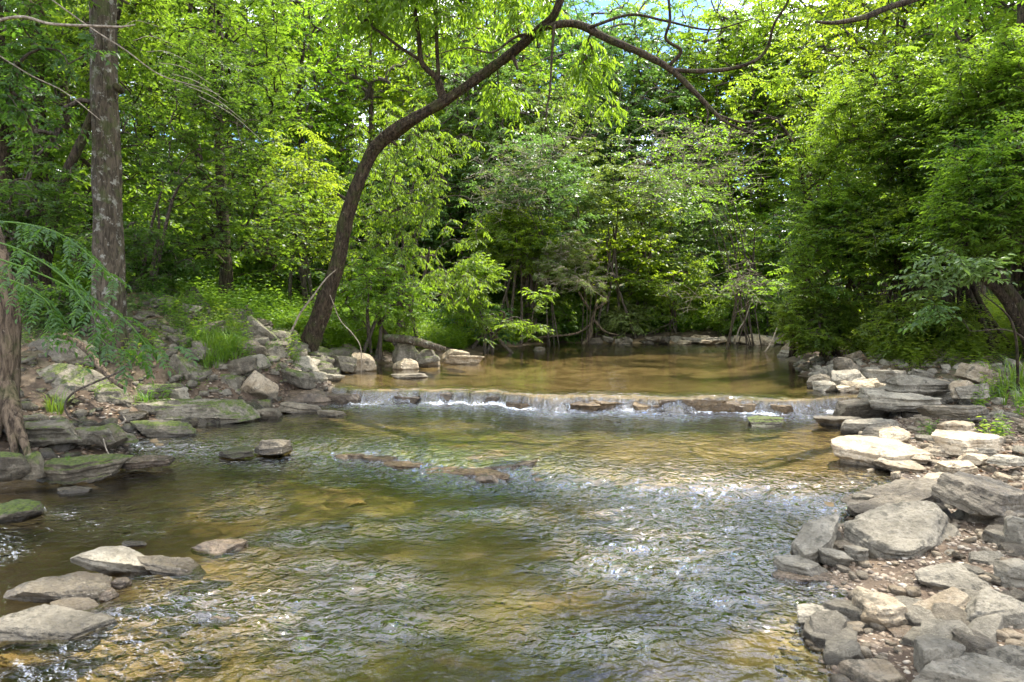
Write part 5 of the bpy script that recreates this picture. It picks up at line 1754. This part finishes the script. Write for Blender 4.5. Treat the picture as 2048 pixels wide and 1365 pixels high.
for q, (L_, lab) in enumerate([([(1296, 668, 3, 21.5), (1330, 652, 3.5, 21.5), (1352, 640, 2, 21.5)], 'pale driftwood branch behind the shingle bar'),
                               ([(1470, 690, 2, 19), (1478, 660, 2, 19), (1490, 640, 1.6, 19), (1500, 610, 1.2, 19)], 'thin dead stem standing out of the far water'),
                               ([(1530, 705, 2, 16.5), (1545, 680, 2, 16.6), (1560, 640, 1.5, 16.8), (1580, 600, 1, 17)], 'thin drooping branch touching the far water at right')]):
    stick('dead_branch', L_, lab, 'branch', 'bark_pale', 6)


# ------------------------------------------------------------------ undergrowth
def weeds(pts, hgt, r, L=.06, w=.4, stems=3, nl=9, shape='oval', spread=.35):
    """little leafy stalks standing at every point"""
    n = len(pts)
    d = nrm(np.stack([r.normal(size=(n, stems)) * spread, r.normal(size=(n, stems)) * spread, np.ones((n, stems))], -1))
    h = hgt[:, None] * r.uniform(.55, 1.15, (n, stems))
    u = (np.arange(nl) + 1.0) / nl
    bp = pts[:, None, None] + d[:, :, None] * (h[..., None] * u)[..., None]
    a = np.arange(nl) * 2.4 + r.uniform(0, 6.28, (n, stems, 1))
    LD = np.stack([np.cos(a), np.sin(a), .25 + 0 * a - .45 * r.random(a.shape)], -1)
    LN = np.array([0, 0, 1.0]) + r.normal(size=LD.shape) * .3
    bp, LD, LN = bp.reshape(-1, 3), nrm(LD.reshape(-1, 3)), nrm(LN.reshape(-1, 3))
    l_ = L * r.uniform(.6, 1.3, len(bp))
    return leaves(bp, LD, LN, l_, l_ * w, shape), (np.repeat(pts[:, None], stems, 1).reshape(-1, 3), (pts[:, None] + d * h[..., None]).reshape(-1, 3))


def blades(pts, hgt, r, per=9, wd=.006, bend=.6):
    """grass: arching two-piece blades"""
    n = len(pts)
    a = r.uniform(0, 6.28, (n, per))
    o = np.stack([np.cos(a), np.sin(a), 0 * a], -1)
    h = (hgt[:, None] * r.uniform(.5, 1.2, (n, per)))[..., None]
    b0 = pts[:, None] + o * .02
    up = np.array([0, 0, 1.0])
    b1 = b0 + up * h * .6 + o * h * bend * .3
    b2 = b0 + up * h * .85 + o * h * bend
    s_ = np.stack([-np.sin(a), np.cos(a), 0 * a], -1) * wd
    V = np.stack([b0 - s_, b0 + s_, b1 + s_ * .8, b1 - s_ * .8, b2], 2).reshape(-1, 3)
    k = np.arange(n * per)[:, None] * 5
    return V, k + np.array([[0, 1, 2, 3]]), k + np.array([[3, 2, 4]])


def region(n, y0, y1, fx0, fx1, r):
    Y = r.uniform(y0, y1, n)
    x = fx0(Y) + (fx1(Y) - fx0(Y)) * r.random(n)
    return np.stack([x, Y, ground(x, Y)], -1)


R2 = np.random.default_rng(5)
el = lambda Y: np.interp(Y, EDL[:, 0], EDL[:, 1])
er = lambda Y: np.interp(Y, EDR[:, 0], EDR[:, 1])


def stuff_leaves(name, geo, mat, label):
    V, Q_, T_ = geo
    o = link(name, mesh_np(name, V, Q_, T_, smooth=False), M[mat])
    return tag(o, label, None, None, 'stuff')


pp = region(2600, 11.5, 20, lambda Y: el(Y) - 6.5, lambda Y: el(Y) - 1.3, R2)
g, _ = weeds(pp, R2.uniform(.3, .75, len(pp)), R2, .075, .45)
stuff_leaves('undergrowth', g, 'grass', 'bright green leafy undergrowth behind the left rock pile')
pp = region(1500, 14, 30, lambda Y: el(Y) - 14, lambda Y: el(Y) - 4, R2)
g, _ = weeds(pp, R2.uniform(.4, 1.1, len(pp)), R2, .12, .5)
stuff_leaves('undergrowth', g, 'leaf_mid', 'leafy ground cover under the left trees')
pp = region(1500, 13.0, 20.5, lambda Y: el(Y) - 1.8, lambda Y: el(Y) - .25, R2)
g, _ = weeds(pp, R2.uniform(.15, .5, len(pp)), R2, .07, .45)
stuff_leaves('undergrowth', g, 'leaf_mid', 'low green growth along the left shore of the upper pool')
n_ = 3000
xx = R2.uniform(-1, 11, n_)
yy = R2.uniform(YF + .5, YF + 8, n_)
pp = np.stack([xx, yy, ground(xx, yy)], -1)
g, _ = weeds(pp, R2.uniform(.25, .9, n_), R2, .10, .5)
stuff_leaves('undergrowth', g, 'leaf_mid', 'shaded green ground cover on the far bank behind the shingle bar')
pp = region(2600, 10.2, 18.5, lambda Y: er(Y) + 1.0, lambda Y: er(Y) + 6.5, R2)
g, _ = weeds(pp, R2.uniform(.25, .8, len(pp)), R2, .07, .35, nl=11)
stuff_leaves('undergrowth', g, 'leaf_mid', 'fine leafed weeds under the big right hand bush')
# left bank weed patch between rocks, plant by plant
wm = []
for k in range(5):
    rr_ = np.random.default_rng(60 + k)
    q0 = np.stack([rr_.normal(size=5) * .07, rr_.normal(size=5) * .07, np.zeros(5)], -1)
    g, (A, B) = weeds(q0, rr_.uniform(.2, .42, 5), rr_, .055, .36, stems=2, nl=9, shape='leaf6')
    V, Q_, T_ = seg_tubes(A, B, np.full(len(A), .003), np.full(len(A), .0015), 4) + (None,)
    wm.append((mesh_np('weed_leaves', g[0], None, g[2], smooth=False), mesh_np('weed_stems', V, Q_)))


def weed(k, x, y, sc, mat, label, group=None, name='leafy_weed', z=None):
    lm, sm = wm[k]
    key = ('w', k, mat)
    if key not in FM:
        l2 = lm.copy()
        l2.materials.append(M[mat])
        FM[key] = l2
    if not sm.materials:
        sm.materials.append(M['grass'])
    e = empty(name, (x, y, (gz(x, y) if z is None else z) - .02), label, 'weed', group, rz=R2.uniform(0, 6.28), scale=(sc, sc, sc))
    link('stems', sm, None, e)
    link('leaves', FM[key], None, e)
    return e


for i in range(46):
    px, py = R2.uniform(325, 475), R2.uniform(600, 745)
    Y = 11.3 - (py - 600) / 145 * 1.9
    x = (px - 1024) / F * Y
    weed(i % 5, x, Y, R2.uniform(.7, 1.25), 'leaf_mid' if i % 3 else 'grass', 'leafy weed in the green patch spilling down between the left bank rocks', 'weeds in the green patch on the left bank')
for i in range(44):
    Y = R2.uniform(7.6, 12.5)
    x = float(el(Y)) - R2.uniform(.5, 3.4)
    if abs(x / Y * F) > 1040:
        continue
    weed(i % 5, x, Y, R2.uniform(.6, 1.2), 'leaf_mid' if i % 2 else 'leaf_dark', 'dark leafy weed growing between stones in the shade of the left bank', 'scattered weeds of the left bank')
weed(0, *on(175, 842, .12)[:2], .55, 'grass', 'small upright seedling at the left end of the long mossy slab')
weed(1, *on(1862, 842, .3)[:2], .75, 'grass', 'small bright leafy weed among the shaded right bank stones')
weed(2, *on(132, 926, .15)[:2], .25, 'grass', 'tiny seedling growing on the wide mossy slab', z=.17)
weed(3, *on(110, 800, .3)[:2], .7, 'grass', 'leafy weed beside the grass tuft at the foot of the gnarled trunk')
weed(4, *at(236, 748, 8.3)[:2], .6, 'grass', 'bright leafed weed at the foot of the large trunk')
for i in range(9):
    px, py = R2.uniform(1975, 2060), R2.uniform(760, 850)
    p_ = on(px, py, .42)
    weed(i % 5, p_[0], p_[1], R2.uniform(.7, 1.2), 'leaf_bright', 'sunlit leafy weed at the right edge above the pale slabs', 'sunlit weeds at the right edge')
# grass tufts
gm = []
for k in range(3):
    rr_ = np.random.default_rng(80 + k)
    q0 = np.stack([rr_.normal(size=8) * .05, rr_.normal(size=8) * .05, np.zeros(8)], -1)
    V, Q_, T_ = blades(q0, rr_.uniform(.18, .34, 8), rr_, 9, .0045)
    m_ = mesh_np('tuft', V, Q_, T_, smooth=False)
    m_.materials.append(M['grass'])
    gm.append(m_)


def tuft(k, x, y, sc, label, group=None):
    o = link('grass_tuft', gm[k], loc=(x, y, gz(x, y) - .01), rot=(0, 0, R2.uniform(0, 6)), scale=(sc, sc, sc))
    return tag(o, label, 'grass tuft', group)


for (px, py, Y, sc, lab) in ((104, 812, 7.4, 1.1, 'light green grass tuft between the gnarled trunk and the long slab'), (285, 788, 8.2, .9, 'grass tuft at the right foot of the large trunk'),
                             (2030, 742, 8.6, 1.8, 'tall arching grass at the right edge in the shade'), (2050, 800, 7.8, 1.2, 'arching grass at the right edge above the sunlit weeds'), (1928, 788, 9.0, .8, 'thin grass by the pale stone right of the smooth boulder')):
    x = (px - 1024) / F * Y
    tuft(0, x, Y, sc, lab)
for i in range(12):
    px, py = R2.uniform(385, 470), R2.uniform(690, 750)
    Y = 9.4 + R2.uniform(-.2, .7)
    tuft(i % 3, (px - 1024) / F * Y, Y, R2.uniform(.8, 1.3), 'thin green grass tuft in the patch right above the broad grey rock', 'grass tufts above the broad grey rock')

# ---- compound leaved branch hanging in at the left
bp0 = at(-60, 470, 4.9)
e = empty('hanging_branch', tuple(bp0), 'leafy branch of paired oval leaflets drooping in from the left edge', 'branch')
main = [[(-60, 470, 2.6, 4.9), (40, 500, 2.3, 4.8), (120, 550, 2, 4.7), (180, 620, 1.6, 4.6), (205, 680, 1.5, 4.6), (250, 700, 1, 4.6), (350, 695, .6, 4.7)],
        [(-60, 500, 3, 5.1), (60, 540, 2.5, 5), (170, 590, 2, 5), (250, 640, 1.6, 4.9), (300, 700, 1, 4.9)],
        [(-60, 440, 3, 5.3), (60, 450, 2.4, 5.2), (140, 480, 1.8, 5.1), (230, 560, 1.2, 5)],
        [(-60, 560, 2.4, 5), (20, 560, 2, 4.9), (90, 600, 1.4, 4.8), (110, 640, .8, 4.8)]]
wp, LP, LD, LN = [], [], [], []
for L_ in main:
    P, R = px_path(L_)
    wp.append(tube(P, R, 7, .05, 3))
    S, _ = smooth_path(P, R, 19)
    for i in range(2, 19):
        for sgn_ in (1, -1):
            if R2.random() < .3:
                continue
            T_ = nrm(S[min(i + 1, 18)] - S[i - 1])
            sd_ = nrm(np.cross(T_, np.array([0, 0, 1.0])))
            rd = nrm(T_ * .5 + sd_ * sgn_ * .75 + R2.normal(size=3) * .2 + np.array([0, 0, -.15]))
            ln_ = R2.uniform(.13, .24)
            k_ = 8
            u = np.linspace(.15, 1, k_)
            pr = S[i] + rd * (ln_ * u)[:, None] + np.array([0, 0, -1.0]) * (u ** 2 * ln_ * .55)[:, None]
            wp.append(seg_tubes(np.vstack([S[i:i + 1], pr[:-1]]), pr, np.full(k_, .0015), np.full(k_, .001), 3))
            rs = nrm(np.cross(rd, np.array([0, 0, 1.0])))
            for j in range(k_):
                dd = nrm(np.gradient(pr, axis=0)[j])
                for s2 in ((1, -1) if j < k_ - 1 else (0,)):
                    LP.append(pr[j])
                    LD.append(dd * .5 + rs * s2 + R2.normal(size=3) * .1 + np.array([0, 0, -.2]) if s2 else dd)
                    LN.append(np.array([0, 0, 1.0]) + dd * .4 + R2.normal(size=3) * .15)
V, Q_, T_ = join(wp)
link('stem', mesh_np('stem', V - bp0, Q_, T_), M['grass'], e)
LP, LD, LN = np.array(LP), np.array(LD), np.array(LN)
ll = R2.uniform(.034, .060, len(LP))
V, _, T_ = leaves(LP, LD, nrm(LN), ll, ll * .48, 'leaf6')
link('leaflets', mesh_np('leaflets', V - bp0, None, T_, smooth=False), M['leaf_dark'], e)


# ---- leaf litter
def litter(n, pts, r, label, mat='litter'):
    d = nrm(np.stack([r.normal(size=len(pts)), r.normal(size=len(pts)), .25 * r.normal(size=len(pts))], -1))
    nn = np.array([0, 0, 1.0]) + r.normal(size=(len(pts), 3)) * .35
    pts = pts + np.array([0, 0, .012])
    L = r.uniform(.03, .075, len(pts))
    stuff_leaves('leaf_litter', leaves(pts, d, nrm(nn), L, L * .55, 'oval'), mat, label)


litter(0, region(5000, 6.3, 14, lambda Y: el(Y) - 4, lambda Y: el(Y) - .15, R2), R2, 'dry brown leaves scattered over the left bank')
litter(0, region(3500, 4.6, 14, lambda Y: er(Y) + .2, lambda Y: er(Y) + 4, R2), R2, 'dry brown leaves scattered over the right bank')
